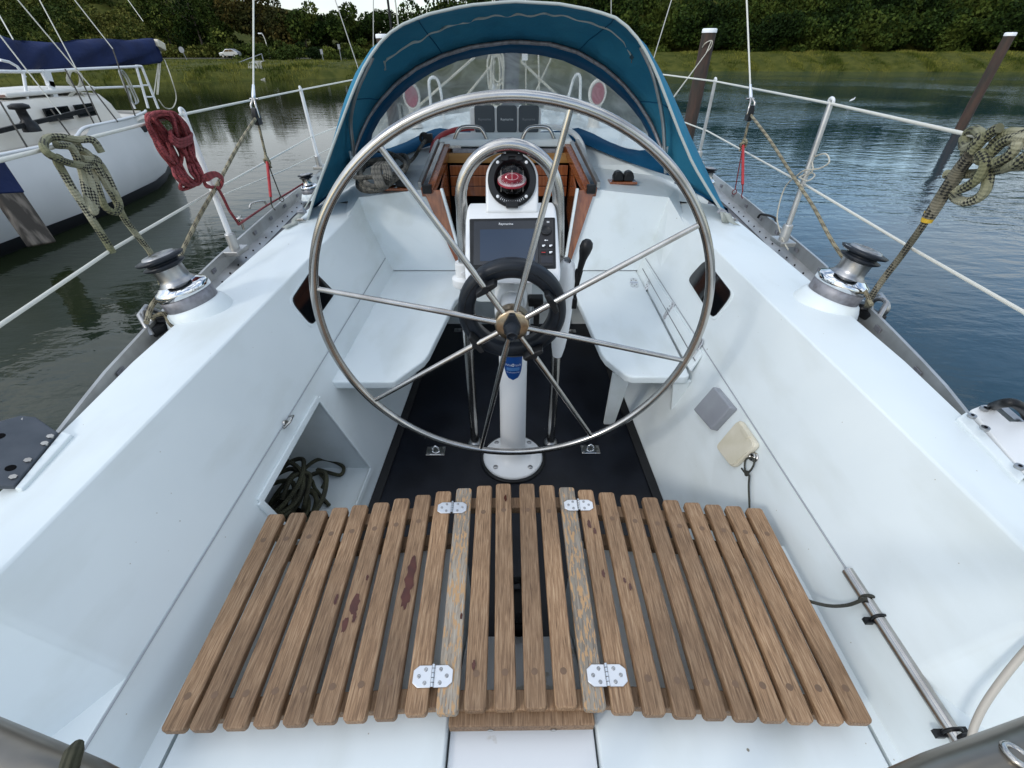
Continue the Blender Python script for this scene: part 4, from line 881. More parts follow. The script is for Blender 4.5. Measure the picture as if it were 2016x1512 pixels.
def wire(name, pts, r, m_, lab, cat, grp=None, sag=0):
    pts = [V(p) for p in pts]; o = []
    for a, b in zip(pts, pts[1:]):
        for k in range(8): t = k/8; o.append(a.lerp(b, t)+V((0, 0, -sag*4*t*(1-t))))
    o.append(pts[-1]); m = MB(); m.tube(o, r, 8); return tag(m.build(name, m_), lab, cat, grp)
aftP, aftS = V((-1.0, .30, 1.27)), V((1.04, .3, 1.27))
wire('lifeline', [aftP]+PT+[V((-1.35, 6.5, 1.3))], .0047, wire_m, 'upper port lifeline, white coated wire carrying both hanging coils', 'lifeline', 'lifelines')
wire('lifeline', [aftS]+STB+[V((1.37, 6.5, 1.3))], .0050, wire_m, 'upper starboard lifeline, cream coated wire with brown chafe', 'lifeline', 'lifelines')
wire('lifeline', [V((-.98, .3, .98)), X(0, 640, -1.07), X(213, 496, -1.12), X(415, 378, -1.235), X(612, 270, -1.40), Y(690, 240, 4.6)], .0047, wire_m, 'lower port lifeline running just above the winch', 'lifeline', 'lifelines')
wire('lifeline', [V((1.02, .3, .98)), X(2016, 615, 1.13), X(1800, 492, 1.19), X(1592, 368, 1.255), X(1393, 258, 1.40), Y(1335, 236, 4.6)], .0047, wire_m, 'lower starboard lifeline passing behind the winch', 'lifeline', 'lifelines')
wire('guard_line', [X(441, 383, -1.24), X(560, 335, -1.34), X(655, 290, -1.5)], .003, wire_m, 'thin extra white line low between the two port stanchions', 'line')
# ============================================================ BACKSTAY PENDANTS AND SHEETS
def pendant(s):
    x = s*1.24; f = (lambda u, v: X(u, v, s*1.23)); nm = 'port' if s < 0 else 'starboard'
    t = thing('runner_tackle', 'white runner wire with fork, block and red sleeved tail, standing at the %s deck edge' % nm, 'runner', f(499, 195) if s < 0 else f(1478, 195), 'runner tackles')
    a0 = f(499, 190) if s < 0 else f(1478, 190); top = f(499, 0) if s < 0 else f(1470, 0); d = (top-a0)
    m = MB(); m.tube([a0, a0+d*6], .0042, 8); m.build('wire', wire_m, t)
    m = MB(); m.tube([a0+d*.12, a0+d*.02, a0-d*.02], [.006, .009, .008], 12); m.build('swage', chrome, t)
    bl = f(503, 222) if s < 0 else f(1478, 216)
    m = MB(); m.tube([a0, bl+V((-.012, 0, .03)), bl+V((-.012, 0, -.02))], .005, 8); m.tube([a0, bl+V((.012, 0, .03)), bl+V((.012, 0, -.02))], .005, 8); m.cyl(a0+V((-.02, 0, -.01)), a0+V((.02, 0, -.01)), .005, 8); m.build('fork', steel, t)
    m = MB(); m.lathe([(.010, -.010), (.022, -.009), (.018, -.003), (.018, .003), (.022, .009), (.010, .010)], bl+V((0, 0, -.02)), (1, 0, 0), 24); m.prism([bl+V((.011, y, z)) for y, z in ((-.02, -.05), (.02, -.05), (.024, -.01), (.012, .02), (-.012, .02), (-.024, -.01))], (1, 0, 0), .022); m.build('block', blackp, t, bevel=.002)
    lo = [f(508, 240), f(516, 275), f(522, 300), f(526, 318)] if s < 0 else [f(1474, 240), f(1467, 268), f(1463, 286)]
    m = MB(); rope(m, lo, .0062); m.build('tail_rope', rope_brown, t)
    k = lo[-1]; m = MB(); m.torus(k, (.3, 1, .4), .014, .006, 20, 8); m.torus(k+V((.004, 0, .016)), (.8, .3, .3), .013, .006, 20, 8); m.tube([k, k+V((.012*-s, 0, -.03))], .0055, 8); m.build('knot', rope_brown, t)
    b1 = f(534, 400) if s < 0 else f(1462, 377); b2 = f(553, 388) if s < 0 else f(1447, 374)
    m = MB(); m.tube([k, k.lerp(b1, .85)], .0072, 10); m.build('red_sleeve', mat('red sleeve', (.40, .02, .025), .5), t)
    m = MB(); m.tube([k, b2], .003, 8); m.tube([k.lerp(b1, .8), b1], .004, 8); m.tube([b1, b1+V((0, 0, -.02)), b1+V((.01, 0, -.035))], .003, 6); m.torus(b2+V((0, 0, -.01)), (0, 1, 0), .012, .0025, 16, 6); m.build('lashing', rope_cord if s < 0 else rope_red, t)
    return bl
bp, bs = pendant(-1), pendant(1)
m = MB(); rope(m, [bp+V((0, -.01, -.02)), X(470, 285, -1.225), X(430, 360, -1.21), X(390, 430, -1.19), X(355, 503, -1.175), X(330, 560, -1.16), X(300, 600, -1.15), X(288, 635, -1.12)], .0075); tag(m.build('sheet', rope_brown), 'flecked brown sheet running from the port block down behind the port winch', 'rope', 'sheets')
m = MB(); rope(m, [bs+V((0, -.01, -.02)), X(1515, 275, 1.225), X(1560, 345, 1.21), X(1600, 405, 1.18), X(1640, 478, 1.15), X(1690, 550, 1.15), X(1716, 600, 1.13)], .0062); tag(m.build('sheet', rope_brown), 'thin flecked sheet running from the starboard block down to the starboard winch', 'rope', 'sheets')
# port: mooring rope hitched on the lifeline
m = MB(); x = -1.115; f = lambda u, v, d=0: X(u, v, x+d)
r0 = .0088
rope(m, [f(200, 300, .02), f(182, 276, .015), f(150, 275), f(120, 270, -.01), f(95, 272, -.02), f(86, 285), f(92, 300, .02), f(112, 312, .025), f(140, 322, .02), f(170, 326, .01), f(192, 322), f(188, 312, -.01), f(160, 305, -.01)], r0)
rope(m, [f(110, 285, .01), f(140, 290, .01), f(155, 320, .005), f(163, 345), f(170, 380, .006), f(180, 412, .01), f(186, 416, .01), f(187, 395, .012), f(176, 350, .008), f(165, 320, .012)], r0)
rope(m, [f(150, 282, -.01), f(168, 310, -.012), f(183, 340, -.006), f(196, 380, -.004), f(208, 408), f(228, 418, .006), f(235, 402, .008), f(222, 370, .004), f(205, 335, .004), f(190, 318, .01), f(160, 312, .014)], r0)
rope(m, [f(118, 308, .012), f(113, 318, .01), f(125, 340), f(143, 372), f(160, 398), f(180, 430), f(203, 466), f(222, 497)], r0)
rope(m, [f(140, 290, -.006), f(170, 300), f(192, 330, .01), f(210, 365), f(228, 395), f(246, 432, -.01), f(275, 470, -.02), f(300, 505, -.03), f(318, 560, -.04)], r0)
tag(m.build('mooring_rope', rope_green), 'thick olive rope with black flecks hitched over the port lifeline at left', 'rope', 'ropes hung on the lifelines')
# port red coil
m = MB(); x = -1.19; f = lambda u, v, d=0: X(u, v, x+d); rnd = random.Random(9)
for i in range(19):
    o = rnd.uniform(-15, 17); p = rnd.uniform(-13, 13); d = rnd.uniform(-.035, .035)
    rope(m, [f(298+o*.7, 234+rnd.uniform(-6, 8), d), f(318+o, 224+rnd.uniform(-3, 8), d), f(344+o*.6, 232+rnd.uniform(-6, 6), d+.01), f(360+o, 262+p, d), f(372+o*.8, 300, -d), f(385+p*.9, 335, d), f(392+p*.5, 354, d), f(376+p*.8, 362+rnd.uniform(-5, 5), -d), f(356+p, 345, -d), f(338+o+rnd.uniform(-8, 8), 305, d), f(318+o*1.3, 268, d*.5)], .0052, closed=True, seg=8, n=6)
for k in range(3): rope(m, [f(335, 262+6*k, .045), f(352, 276+6*k, .045), f(375, 268+6*k, .02), f(372, 260+6*k, -.03), f(345, 258+6*k, -.03)], .0062, closed=True, seg=8, n=6)
rope(m, [f(360, 350, .01), f(356, 372), f(380, 366, .01), f(398, 352, .01), f(402, 345)], .0062, seg=8)
tag(m.build('red_rope_coil', rope_red), 'faded red rope coil hanging from the port lifeline beside the stanchion', 'rope coil', 'ropes hung on the lifelines')
m = MB(); g = lambda u, v, d=0: X(u, v, -1.2+d)
for i in range(4): rope(m, [g(404+i*2, 345+i*3, .02), g(425, 340+i*2, .02), g(438, 352+i, .01), g(430, 366+i*2, -.01), g(408, 368-i, -.01), g(402, 356, 0)], .0058, closed=True, seg=8, n=5)
rope(m, [g(428, 368, .01), g(440, 390), g(452, 415), g(466, 435), g(470, 442)], .0058, seg=8)
rope(m, [g(470, 442), Z(520, 408, .79), Z(570, 378, .80), Z(604, 357, .82)], .005, seg=8)
tag(m.build('red_line', rope_red), 'thin red line knotted on the port stanchion and led forward along the toe rail', 'rope')
m = MB(); c = Z(473, 432, .78); m.torus(c, (0, .4, 1), .022, .006, 20, 8); m.lathe([(.012, -.008), (.02, -.008), (.016, 0), (.02, .008), (.012, .008)], c, (1, .3, 0), 20); m.cyl(c+V((0, 0, -.05)), c+V((0, 0, 0)), .006, 8); tag(m.build('turning_block', steel), 'small steel turning block where the red line meets the port toe rail', 'block')
# starboard big hitch of rope
m = MB(); f = lambda u, v, d=0: X(u, v, 1.165+d); r0 = .0115
rope(m, [f(1905, 262, .02), f(1920, 256, .01), f(1932, 268, -.02), f(1918, 285, -.02), f(1900, 290, 0), f(1899, 272, .02), f(1912, 278, .03), f(1925, 300, .03), f(1945, 316, .03), f(1975, 325, .03), f(2010, 326, .03), f(2050, 322, .03)], r0)
rope(m, [f(1900, 300, .01), f(1925, 312), f(1948, 295), f(1965, 275), f(1985, 262), f(2010, 262), f(2045, 262)], r0)
rope(m, [f(1925, 318, -.01), f(1950, 302, -.01), f(1972, 282, -.01), f(1995, 272, -.01), f(2030, 274, -.01)], r0)
rope(m, [f(1912, 300, -.02), f(1935, 275, -.02), f(1955, 258, -.02), f(1968, 252, -.02)], r0)
rope(m, [f(1862, 343, .02), f(1885, 343, .025), f(1915, 342, .03), f(1945, 338, .02), f(1975, 332, .0), f(2000, 322, -.02), f(2030, 300, -.02)], r0)
rope(m, [f(1900, 325, .01), f(1886, 350, .01), f(1874, 370, .01), f(1880, 388, .01), f(1898, 397), f(1920, 393), f(1938, 378), f(1945, 355), f(1944, 330)], r0)
rope(m, [f(1888, 374, -.02), f(1908, 365, -.02), f(1930, 345, -.02), f(1940, 320, -.02), f(1930, 300, -.02)], r0)
rope(m, [f(1960, 320, -.02), f(1985, 308, -.02), f(2000, 290, -.02), f(2005, 278, -.02)], r0)
tag(m.build('mooring_rope', rope_green), 'thick pale rope with black flecks tied in loose loops on the starboard lifeline', 'rope', 'ropes hung on the lifelines')
m = MB(); rope(m, [f(1912, 305, -.01), f(1888, 335), f(1865, 370), f(1845, 402), f(1828, 428)], [.016]*33); rope(m, [f(1828, 428), f(1800, 468), f(1768, 512), f(1740, 548, -.01), f(1715, 585, -.02), f(1707, 605, -.03)], .0095)
dk = m.build('mooring_rope', rope_dirty); tag(dk, 'dark dirty rope with yellow tape, leading from the starboard knot down behind the winch', 'rope')
dk.data.materials[0] = rope_mat('grimy flecked rope', (.075, .07, .045), (.20, .18, .13), (.015, .015, .013))
m = MB(); m.tube([f(1834, 418, .001), f(1823, 437, .001)], [.0165, .0135], 12); m.build('yellow_tape', mat('yellow tape', (.60, .38, .03), .5), dk)
# deck leads aft of the winches
for s, (u, v) in ((-1, (300, 645)), (1, (1722, 620))):
    p = Z(u, v, .74); t = thing('fairlead', 'dark metal fairlead and shackle on the %s toe rail behind the winch' % ('port' if s < 0 else 'starboard'), 'fairlead', p)
    m = MB(); m.tube([p+V((-.03*s, -.05, 0)), p+V((0, -.02, .055)), p+V((.01*s, .03, .06)), p+V((.0, .06, .02))], .009, 10); m.torus(p+V((0, .0, .03)), (1, .3, 0), .028, .008, 24, 8); m.build('shackle', satin, t)
    m = MB(); m.box(p+V((-.02*s, .02, 0)), (.05, .12, .03), Matrix.Rotation(.2*s, 3, 'Z')); m.lathe([(.02, -.01), (.03, -.01), (.022, 0), (.03, .01), (.02, .01)], p+V((-.03*s, .03, .02)), (0, .2, 1), 20); m.build('car', blackp, t, bevel=.006)
m = MB(); p = Z(300, 640, .75); rope(m, [p+V((.0, .01, .02)), p+V((.04, .02, .03)), p+V((.07, -.01, .01)), p+V((.10, -.03, .0))], .0075); tag(m.build('rope_end', rope_brown), 'short brown rope end lying by the port fairlead', 'rope')
# thin white cord on the starboard stanchion
m = MB(); f = lambda u, v, d=0: X(u, v, 1.245+d)
rope(m, [f(1585, 350, .015), f(1600, 335), f(1600, 312, .02), f(1625, 303, .02), f(1632, 320, .02), f(1612, 332, .01), f(1585, 335, -.015), f(1570, 345, -.015), f(1548, 365), f(1536, 395), f(1530, 430, -.01), f(1537, 460, -.015), f(1545, 480, -.015), f(1552, 492, -.02)], .003, seg=7)
rope(m, [f(1575, 348, -.02), f(1595, 340, .02), f(1604, 346, .02), f(1590, 356, -.02), f(1575, 350, -.02)], .003, closed=True, seg=7)
tag(m.build('cord', rope_white), 'thin pale cord looped and tied round the starboard stanchion', 'cord')
for u, v, s in ((1508, 432, 1), (560, 402, -1)):
    p = Z(u, v, .755) if s > 0 else Z(510, 405, .76); m = MB(); rope(m, [p+V((-.03*s, .03, 0)), p+V((-.02*s, .02, .02)), p+V((.02*s, -.03, .02)), p+V((.03*s, -.05, .0))], .006); tag(m.build('deck_eye', blackp if s > 0 else steel), 'bent %s eye on the %s toe rail forward of the winch' % (('black', 'starboard') if s > 0 else ('steel', 'port')), 'deck eye')
# dark rope coil on the port shelf
m = MB(); rnd = random.Random(5)
def sh(u, v, h): p = Z(u, v, .855+h); return p
for i in range(7):
    h = .014+.017*i; e = rnd.uniform(-9, 9)
    rope(m, [sh(706+e, 372-i*4, h), sh(703+e, 350-i*5, h), sh(722, 325-i*3+e, h), sh(752, 312+e-i, h), sh(785+e, 305, h), sh(800+e*.5, 318, h), sh(796, 340-i, h), sh(772+e, 358-i*2, h), sh(742, 374-i*3+e, h)], .0112, closed=True, seg=9, n=6)
for i in range(3): rope(m, [sh(745+i*5, 365, .12), sh(735+i*6, 335, .16), sh(750+i*5, 322, .17), sh(760+i*4, 345, .15), sh(756+i*3, 366, .10)], .0112, closed=True, seg=9, n=6)
rope(m, [sh(780, 335, .06), sh(805, 320, .07), sh(818, 306, .08), Y(826, 292, 2.95), Y(838, 276, 3.1)], .0105, seg=9)
tag(m.build('dark_rope_coil', rope_grey), 'heap of thick dark grey flecked rope on the port shelf under the sprayhood', 'rope coil')
m = MB(); p = Y(842, 272, 3.12); m.box(p, (.06, .04, .05)); m.torus(p+V((-.02, 0, 0)), (0, 1, 0), .025, .01, 20, 8); tag(m.build('hood_fitting', blackp, bevel=.005), 'black fitting where the dark rope passes under the sprayhood foot', 'fitting')
# ============================================================ SMALL COCKPIT FITTINGS
def wall_pt(u, v, s, off=0):
    p0, n0 = pl3((wx(1, 0, s), 1, 0), (wx(1, .5, s), 1, .5), (wx(1.4, .5, s), 1.4, .5)); n0 = n0 if n0.x*s < 0 else -n0
    return PL(u, v, p0+n0*off, n0), n0
# light grey box and cream socket on starboard side
q = [wall_pt(u, v, 1, .03)[0] for u, v in ((1404, 760), (1438, 802), (1398, 846), (1364, 806))]; n1 = wall_pt(1400, 800, 1)[1]
m = MB(); m.prism(q, n1, .03) if True else 0
def rndp(q, r):
    o = []; k = len(q)
    for i in range(k):
        a, b, c2 = q[i-1], q[i], q[(i+1) % k]; d1 = (a-b).normalized()*r; d2 = (c2-b).normalized()*r
        for t in (0, .25, .5, .75, 1): o.append((1-t)**2*(b+d1)+2*t*(1-t)*b+t*t*(b+d2))
    return o
m = MB(); c = mid(*q); m.prism(q, n1, .032); tag(m.build('grey_box', greyp, bevel=.006, bseg=3), 'square light grey plastic box on the starboard cockpit side below the seat end', 'box')
q = [wall_pt(u, v, 1, .018)[0] for u, v in ((1455, 824), (1490, 876), (1440, 922), (1408, 880))]
t = thing('shore_socket', 'cream square socket cover on the starboard cockpit side aft of the grey box', 'socket', mid(*q))
m = MB(); m.prism(rndp(q, .02), n1, .018); m.build('cover', cream, t, bevel=.006, bseg=3)
c = mid(*q); m = MB(); m.prism(rndp([c+(a-c)*.93+n1*.004 for a in q], .018), n1, .006); m.build('lid', cream, t, bevel=.002)
e = (q[0]+q[1])/2; m = MB(); m.prism([c.lerp(e, .75)+(q[1]-q[0])*a+n1*(.007)+(e-c)*b for a, b in ((-.2, 0), (.2, 0), (.2, .25), (-.2, .25))], n1, .008); m.build('lid_latch', cream, t, bevel=.002)
p, _ = wall_pt(1484, 900, 1, .004); t = thing('pad_eye', 'steel eye on the starboard side with a knotted cord loop', 'pad eye', p)
m = MB(); m.torus(p+n1*.006, n1, .010, .004, 18, 8); m.lathe([(.016, 0), (.016, .003), (.012, .005)], p-n1*.004, n1, 20); m.build('eye', steel, t)
f = lambda u, v, d=.015: wall_pt(u, v, 1, d)[0]
m = MB(); rope(m, [f(1484, 903), f(1470, 903), f(1466, 915), f(1468, 930), f(1476, 928), f(1484, 915)], .003, closed=True, seg=7); rope(m, [f(1460, 922), f(1466, 930), f(1472, 935), f(1475, 938), f(1474, 960), f(1476, 1010)], .003, seg=7); m.torus(f(1470, 932), n1, .006, .0035, 14, 6); tag(m.build('cord', rope_cord), 'dark cord tied in a loop through the starboard eye, hanging down to the slats', 'cord')
p, n2 = wall_pt(563, 833, -1, .004); t = thing('pad_eye', 'bare steel ring on the port cockpit side above the open cubby', 'pad eye', p)
m = MB(); m.tube([p+n2*.0+V((0, -.02, -.004)), p+n2*.02+V((0, -.01, .006)), p+n2*.02+V((0, .02, .008)), p+V((0, .03, .004))], .004, 8); m.lathe([(.012, 0), (.010, .006)], p-n2*.003, n2, 16); m.build('ring', steel, t)
# rope heap and black box inside the cubby
def cub(u, v, z): return Z(u, v, z)
m = MB(); rnd = random.Random(12)
for i in range(9):
    c = V((-.80+rnd.uniform(-.05, .05), 1.02+rnd.uniform(-.06, .05), .085+.016*i)); a0 = rnd.uniform(0, 6); rx, ry_ = rnd.uniform(.06, .09), rnd.uniform(.10, .15); tl_ = rnd.uniform(-.3, .3)
    rope(m, [c+V((rx*math.cos(a0+k), ry_*math.sin(a0+k), tl_*rx*math.cos(a0+k)+rnd.uniform(0, .02))) for k in (0, 1, 2, 3, 4, 5.2)], .0085, closed=True, seg=8, n=6)
rope(m, [cub(590, 930, .14), cub(625, 905, .12), cub(655, 908, .10), cub(676, 920, .085), cub(670, 935, .08), cub(645, 930, .09), cub(625, 925, .1), cub(640, 945, .08), cub(635, 960, .085)], .0075, seg=8)
rope(m, [cub(600, 965, .12), cub(612, 945, .11), cub(622, 965, .08), cub(648, 995, .075)], .0075, seg=8)
rope(m, [cub(555, 985, .2), cub(575, 940, .22), cub(610, 935, .18), cub(600, 990, .16), cub(595, 1010, .1)], .0085, seg=8)
tag(m.build('dirty_rope_heap', rope_dirty), 'tangled heap of dark dirty rope inside the open port cubby', 'rope coil')
# long steel tube clipped to the starboard ledge, with its cord
p0t, n0t = pl3((CX+.76, 1, .5), (CX+.76, 2, .5), (CX+.866, 1.5, .75)); n0t = n0t if n0t.x < 0 else -n0t
a, b = Z(1674, 1124, .487), Z(1900, 1470, .487); a.x = .775; b.x = .775
ht_ = thing('steel_tube', 'long stainless tube clipped along the starboard wall beside the slatted seat', 'tube', a)
a = Z(1674, 1124, .50); b = Z(1902, 1472, .50); a.x -= .006; b.x -= .006; m = MB(); d = (b-a); m.tube([a, b], .0125, 20); m.build('tube', steel, ht_)
for u, v in ((1734, 1217), (1878, 1440)):
    m = MB(); c = Z(u, v, .50); c.x = a.x+(b.x-a.x)*((c.y-a.y)/(b.y-a.y)); m.torus(c, d.normalized(), .0150, .0028, 20, 6); m.box(c+V((.018, 0, -.006)), (.022, .014, .014)); m.box(c+V((-.016, 0, -.012)), (.016, .012, .010)); m.build('clip', blackp, ht_)
f = lambda u, v, z: Z(u, v, z)
m = MB(); rope(m, [f(1708, 1180, .515), f(1700, 1180, .51), f(1670, 1191, .47), f(1635, 1193, .45), f(1598, 1185, .44), f(1585, 1178, .425)], .0038, seg=7); m.torus(f(1709, 1180, .50), (.3, 1, 0), .0148, .0035, 16, 6); tag(m.build('cord', rope_cord), 'short dark cord tied from the steel tube to the slatted seat', 'cord')
# hose at the starboard quarter
f = lambda u, v, x: X(u, v, x)
m = MB(); g = lambda u, v, o: PL(u, v, p0t+n0t*o, n0t)
rope(m, [g(2060, 1240, .02), g(2016, 1285, .02), g(1975, 1335, .025), g(1940, 1385, .03), g(1920, 1425, .03), g(1912, 1455, .03), g(1909, 1475, .03)], .0054); tag(m.build('hose', mat('beige hose', (.44, .40, .34), .5)), 'pale hose curving down the starboard quarter to the end of the steel tube', 'hose')
m = MB(); c = Z(1915, 1466, .52); m.box(c, (.03, .03, .02)); tag(m.build('hose_tail', blackp, bevel=.005), 'black fitting at the bottom end of the pale hose', 'fitting')
# pushpit tubes right under the camera
def pp(u, v, z): return Z(u, v, z)
m = MB(); m.tube([V((-1.0, .28, 1.26)), V((-.75, .185, 1.10)), Z(-120, 1444, 1.02), Z(60, 1525, 1.03), Z(150, 1566, 1.03), Z(260, 1620, 1.02), V((-.16, -.03, 1.0)), V((-.12, -.05, .9)), V((-.12, -.05, .40))], .021, 22); m.tube([V((-1.0, .28, 1.27)), V((-.98, .27, .70))], .014, 14); pu = m.build('pushpit_rail', rail_m); tag(pu, 'stainless pushpit rail crossing the bottom left corner', 'rail', 'pushpit rails')
m = MB(); m.tube([V((.15, -.05, .40)), V((.15, -.05, .9)), V((.18, -.03, 1.0)), Z(1700, 1620, 1.02), Z(1870, 1550, 1.03), Z(1960, 1516, 1.03), Z(2120, 1452, 1.02), V((.80, .19, 1.10)), V((1.04, .28, 1.26))], .021, 22); m.tube([V((1.04, .28, 1.27)), V((1.0, .27, .70))], .014, 14); pu2 = m.build('pushpit_rail', rail_m); tag(pu2, 'stainless pushpit rail crossing the bottom right corner', 'rail', 'pushpit rails')
m = MB(); c = Z(2003, 1488, 1.05); m.torus(c, (.2, .3, 1), .0075, .0026, 20, 8); m.build('eye', steel, pu2)
m = MB(); a = Z(134, 1524, 1.035); m.tube([a, Z(139, 1500, 1.055), Z(146, 1478, 1.06), Z(152, 1468, 1.055)], [.0065, .006, .0058, .004], 12); tag(m.build('lashing_end', rope_dirty), 'frayed dark rope end tied on the bottom left rail', 'rope')
# stern brackets on each quarter
t = thing('quarter_plate', 'dark blue grey plate with rows of bolt holes on the port quarter', 'plate', Z(60, 880, .78))
q = [Z(115, 851, .785), Z(70, 820, .81), Z(40, 817, .815), Z(0, 828, .82), Z(-30, 850, .82), Z(-40, 955, .80), Z(28, 956, .785)]
pn = pl3(q[0], q[3], q[6])[1]; pn = pn if pn.z > 0 else -pn
m = MB(); m.prism(q if (q[1]-q[0]).cross(q[2]-q[1]).z > 0 else q[::-1], pn, .012); m.build('plate', vary(mat('blue grey plate', (.035, .045, .058), .45), (.055, .065, .08), 20), t, bevel=.003)
for u, v in ((80, 857), (61, 877), (42, 898), (21, 921), (0, 858)): p = PL(u, v, q[0]+pn*.0015, pn); m = MB(); m.cyl(p-pn*.003, p, .0085, 14); m.build('hole', hole, t)
for u, v in ((50, 826), (72, 836), (99, 860), (88, 874), (55, 907), (26, 940)): p = PL(u, v, q[0]+pn*.001, pn); m = MB(); m.cyl(p-pn*.003, p+pn*.003, .0065, 6); m.build('bolt_head', steel, t)
t = thing('quarter_plate', 'white plate with a few countersunk bolts and a black handle on the starboard quarter', 'plate', Z(1960, 850, .78))
q = [Z(1911, 806, .79), Z(1936, 796, .80), Z(1948, 796, .80), Z(1956, 801, .80), Z(1988, 829, .80), Z(2060, 829, .80), Z(2060, 960, .785), Z(2016, 930, .785)]
pn = V((0, 0, 1)); m = MB(); m.prism(q[::-1] if (q[1]-q[0]).cross(q[2]-q[1]).z < 0 else q, pn, .014); m.build('plate', white_p, t, bevel=.003)
for u, v in ((1940, 802), (1915, 817), (1941, 841), (2009, 917)):
    m = MB(); p = Z(u, v, .803 if v < 850 else .800); m.cyl(p-pn*.006, p, .0085, 16); bb = m.build('bolt', satin, t); m = MB(); m.cyl(p-pn*.003, p+pn*.001, .0035, 6); m.build('socket_hole', hole, bb)
m = MB(); rope(m, [Z(1955, 800, .80), Z(1975, 794, .85), Z(1997, 794, .86), Z(2015, 806, .84), Z(2024, 822, .80)], .010); m.build('handle', blackp, t)
m = MB(); m.bar(Z(1968, 806, .79), Z(2003, 836, .78), .02, .02); m.build('cleat_bar', satin, t)
for s in (-1, 1):
    q = [Z(120, 846, .785), Z(140, 852, .783), Z(40, 962, .783), Z(25, 960, .785)] if s < 0 else [Z(1905, 808, .787), Z(1886, 820, .782), Z(2010, 948, .782), Z(2022, 935, .787)]
    m = MB(); m.prism([a-V((0, 0, .003)) for a in (q if (q[1]-q[0]).cross(q[2]-q[1]).z > 0 else q[::-1])], (0, 0, 1), .012); m.build('plate_pad', gel, yacht, bevel=.003)
# ============================================================ RIG AND FOREDECK seen through the hood window
mast = thing('mast', 'dark blue mast with coiled halyards seen through the sprayhood window', 'mast', (-.02, 4.75, .97))
mm1 = mat('dark mast paint', (.03, .04, .06), .35); m = MB(); m.tube([V((-.02, 4.75, .96)), V((-.02, 4.75, 8)), V((-.02, 4.75, 13.5))], [.085, .085, .06], 20); m.build('mast_tube', mm1, mast)
m = MB(); rnd = random.Random(2)
for i in range(7): c = V((-.14+rnd.uniform(-.02, .02), 4.66, 1.42-.01*i)); rope(m, [c+V((0, 0, .07)), c+V((.05, -.01, .0)), c+V((.045, 0, -.12-.02*i)), c+V((0, -.01, -.17-.02*i)), c+V((-.045, 0, -.12-.02*i)), c+V((-.05, -.01, 0))], .007, closed=True, seg=7, n=5)
m.build('halyard_coil', rope_white, mast)
m = MB()
for x in (-.19, -.17, .13): m.tube([V((x, 4.72, .97)), V((x*.7, 4.72, 2.4))], .006, 6)
m.build('halyard', rope_white, mast)
m = MB(); m.box((.11, 4.74, 1.45), (.05, .06, .10)); m.lathe([(.04, 0), (.035, .05), (.05, .06), (.04, .07)], V((-.11, 4.70, 1.2)), (-1, -.2, 0), 20); m.build('mast_fitting', white_p, mast)
for i, (a, b, lab) in enumerate((
    (Y(707, 140, 4.8), Y(660, 0, 4.8), 'port shroud leaning left of the sprayhood top'), (Y(735, 92, 5.2), Y(735, 0, 5.2), 'vertical thin wire just left of the sprayhood top'),
    (Y(785, 58, 5.0), Y(778, 0, 5.0), 'short wire rising from the sprayhood shoulder'), (Y(1290, 105, 4.8), Y(1322, 0, 4.8), 'starboard shroud leaning right of the sprayhood top'), (Y(1203, 28, 5.2), Y(1203, 0, 5.2), 'short vertical wire over the right part of the sprayhood'))):
    d = (b-a); a2 = a-d*(1.2 if i in (0, 3) else 3 if i != 1 else 1.4); 
    while a2.z < .72: a2 += d*.1
    m = MB(); m.tube([a2, b+d*12], .0045 if i != 2 else .007, 6); tag(m.build('shroud', wire_d), lab, 'rigging wire', 'rigging wires')
m = MB(); a = Y(771, 60, 25); m.tube([V((a.x, 25, -.5)), V((a.x, 25, 12))], .05, 8); tag(m.build('distant_mast', blackp), 'thin dark mast standing behind the sprayhood shoulder', 'mast')
for s, (u, v) in ((-1, (810, 190)), (1, (1177, 184))):
    c = Y(u, v, 4.15); t = thing('cowl_vent', 'white cowl vent with a red throat on the %s side of the coach roof' % ('port' if s < 0 else 'starboard'), 'vent', (c.x, 4.15, .97), 'cowl vents')
    m = MB(); ax = V((.15 if s < 0 else .05, -1, -.05)).normalized(); bs_ = V((c.x, 4.22, .96))
    e1 = V((1, 0, 0)); e2 = V((0, 0, 1)); rows = []
    for k, (h, r1, r2, dz) in enumerate(((.0, .050, .070, 0), (.012, .066, .090, 0), (-.03, .070, .093, 0), (-.09, .056, .076, -.01), (-.14, .03, .045, -.02))): rows.append([c+ax*h+e1*r1*math.cos(a)+e2*(r2*math.sin(a)+dz) for a in [2*math.pi*i/28 for i in range(29)]])
    m.loft(rows); m.add(rows[-1][:28], [tuple(range(28))]); m.tube([c+V((0, .05, -.03)), c+V((0, .06, -.10)), bs_+V((0, 0, .02)), bs_], [.05, .045, .045, .06], 18); m.build('cowl', pale_vent, t)
    m = MB(); m.add([c+ax*.008+e1*.050*math.cos(a)+e2*.072*math.sin(a) for a in [2*math.pi*i/28 for i in range(28)]], [tuple(range(28))]); m.build('throat', vent_red, t)
for pts, lab in (([(1118, 195), (1131, 152), (1142, 152), (1142, 200)], 'starboard bent steel mast guard seen through the window'), ([(848, 205), (845, 158), (862, 158), (872, 205)], 'port bent steel mast guard seen through the window')):
    m = MB(); rope(m, [Y(u, v, 4.8) for u, v in pts], .013, n=5); m.tube([Y(pts[0][0], pts[0][1], 4.8), V((Y(pts[0][0], pts[0][1], 4.8).x, 4.8, .95))], .013, 10); m.tube([Y(pts[-1][0], pts[-1][1], 4.8), V((Y(pts[-1][0], pts[-1][1], 4.8).x, 4.8, .95))], .013, 10); tag(m.build('mast_guard', white_p), lab, 'guard rail', 'mast guards')
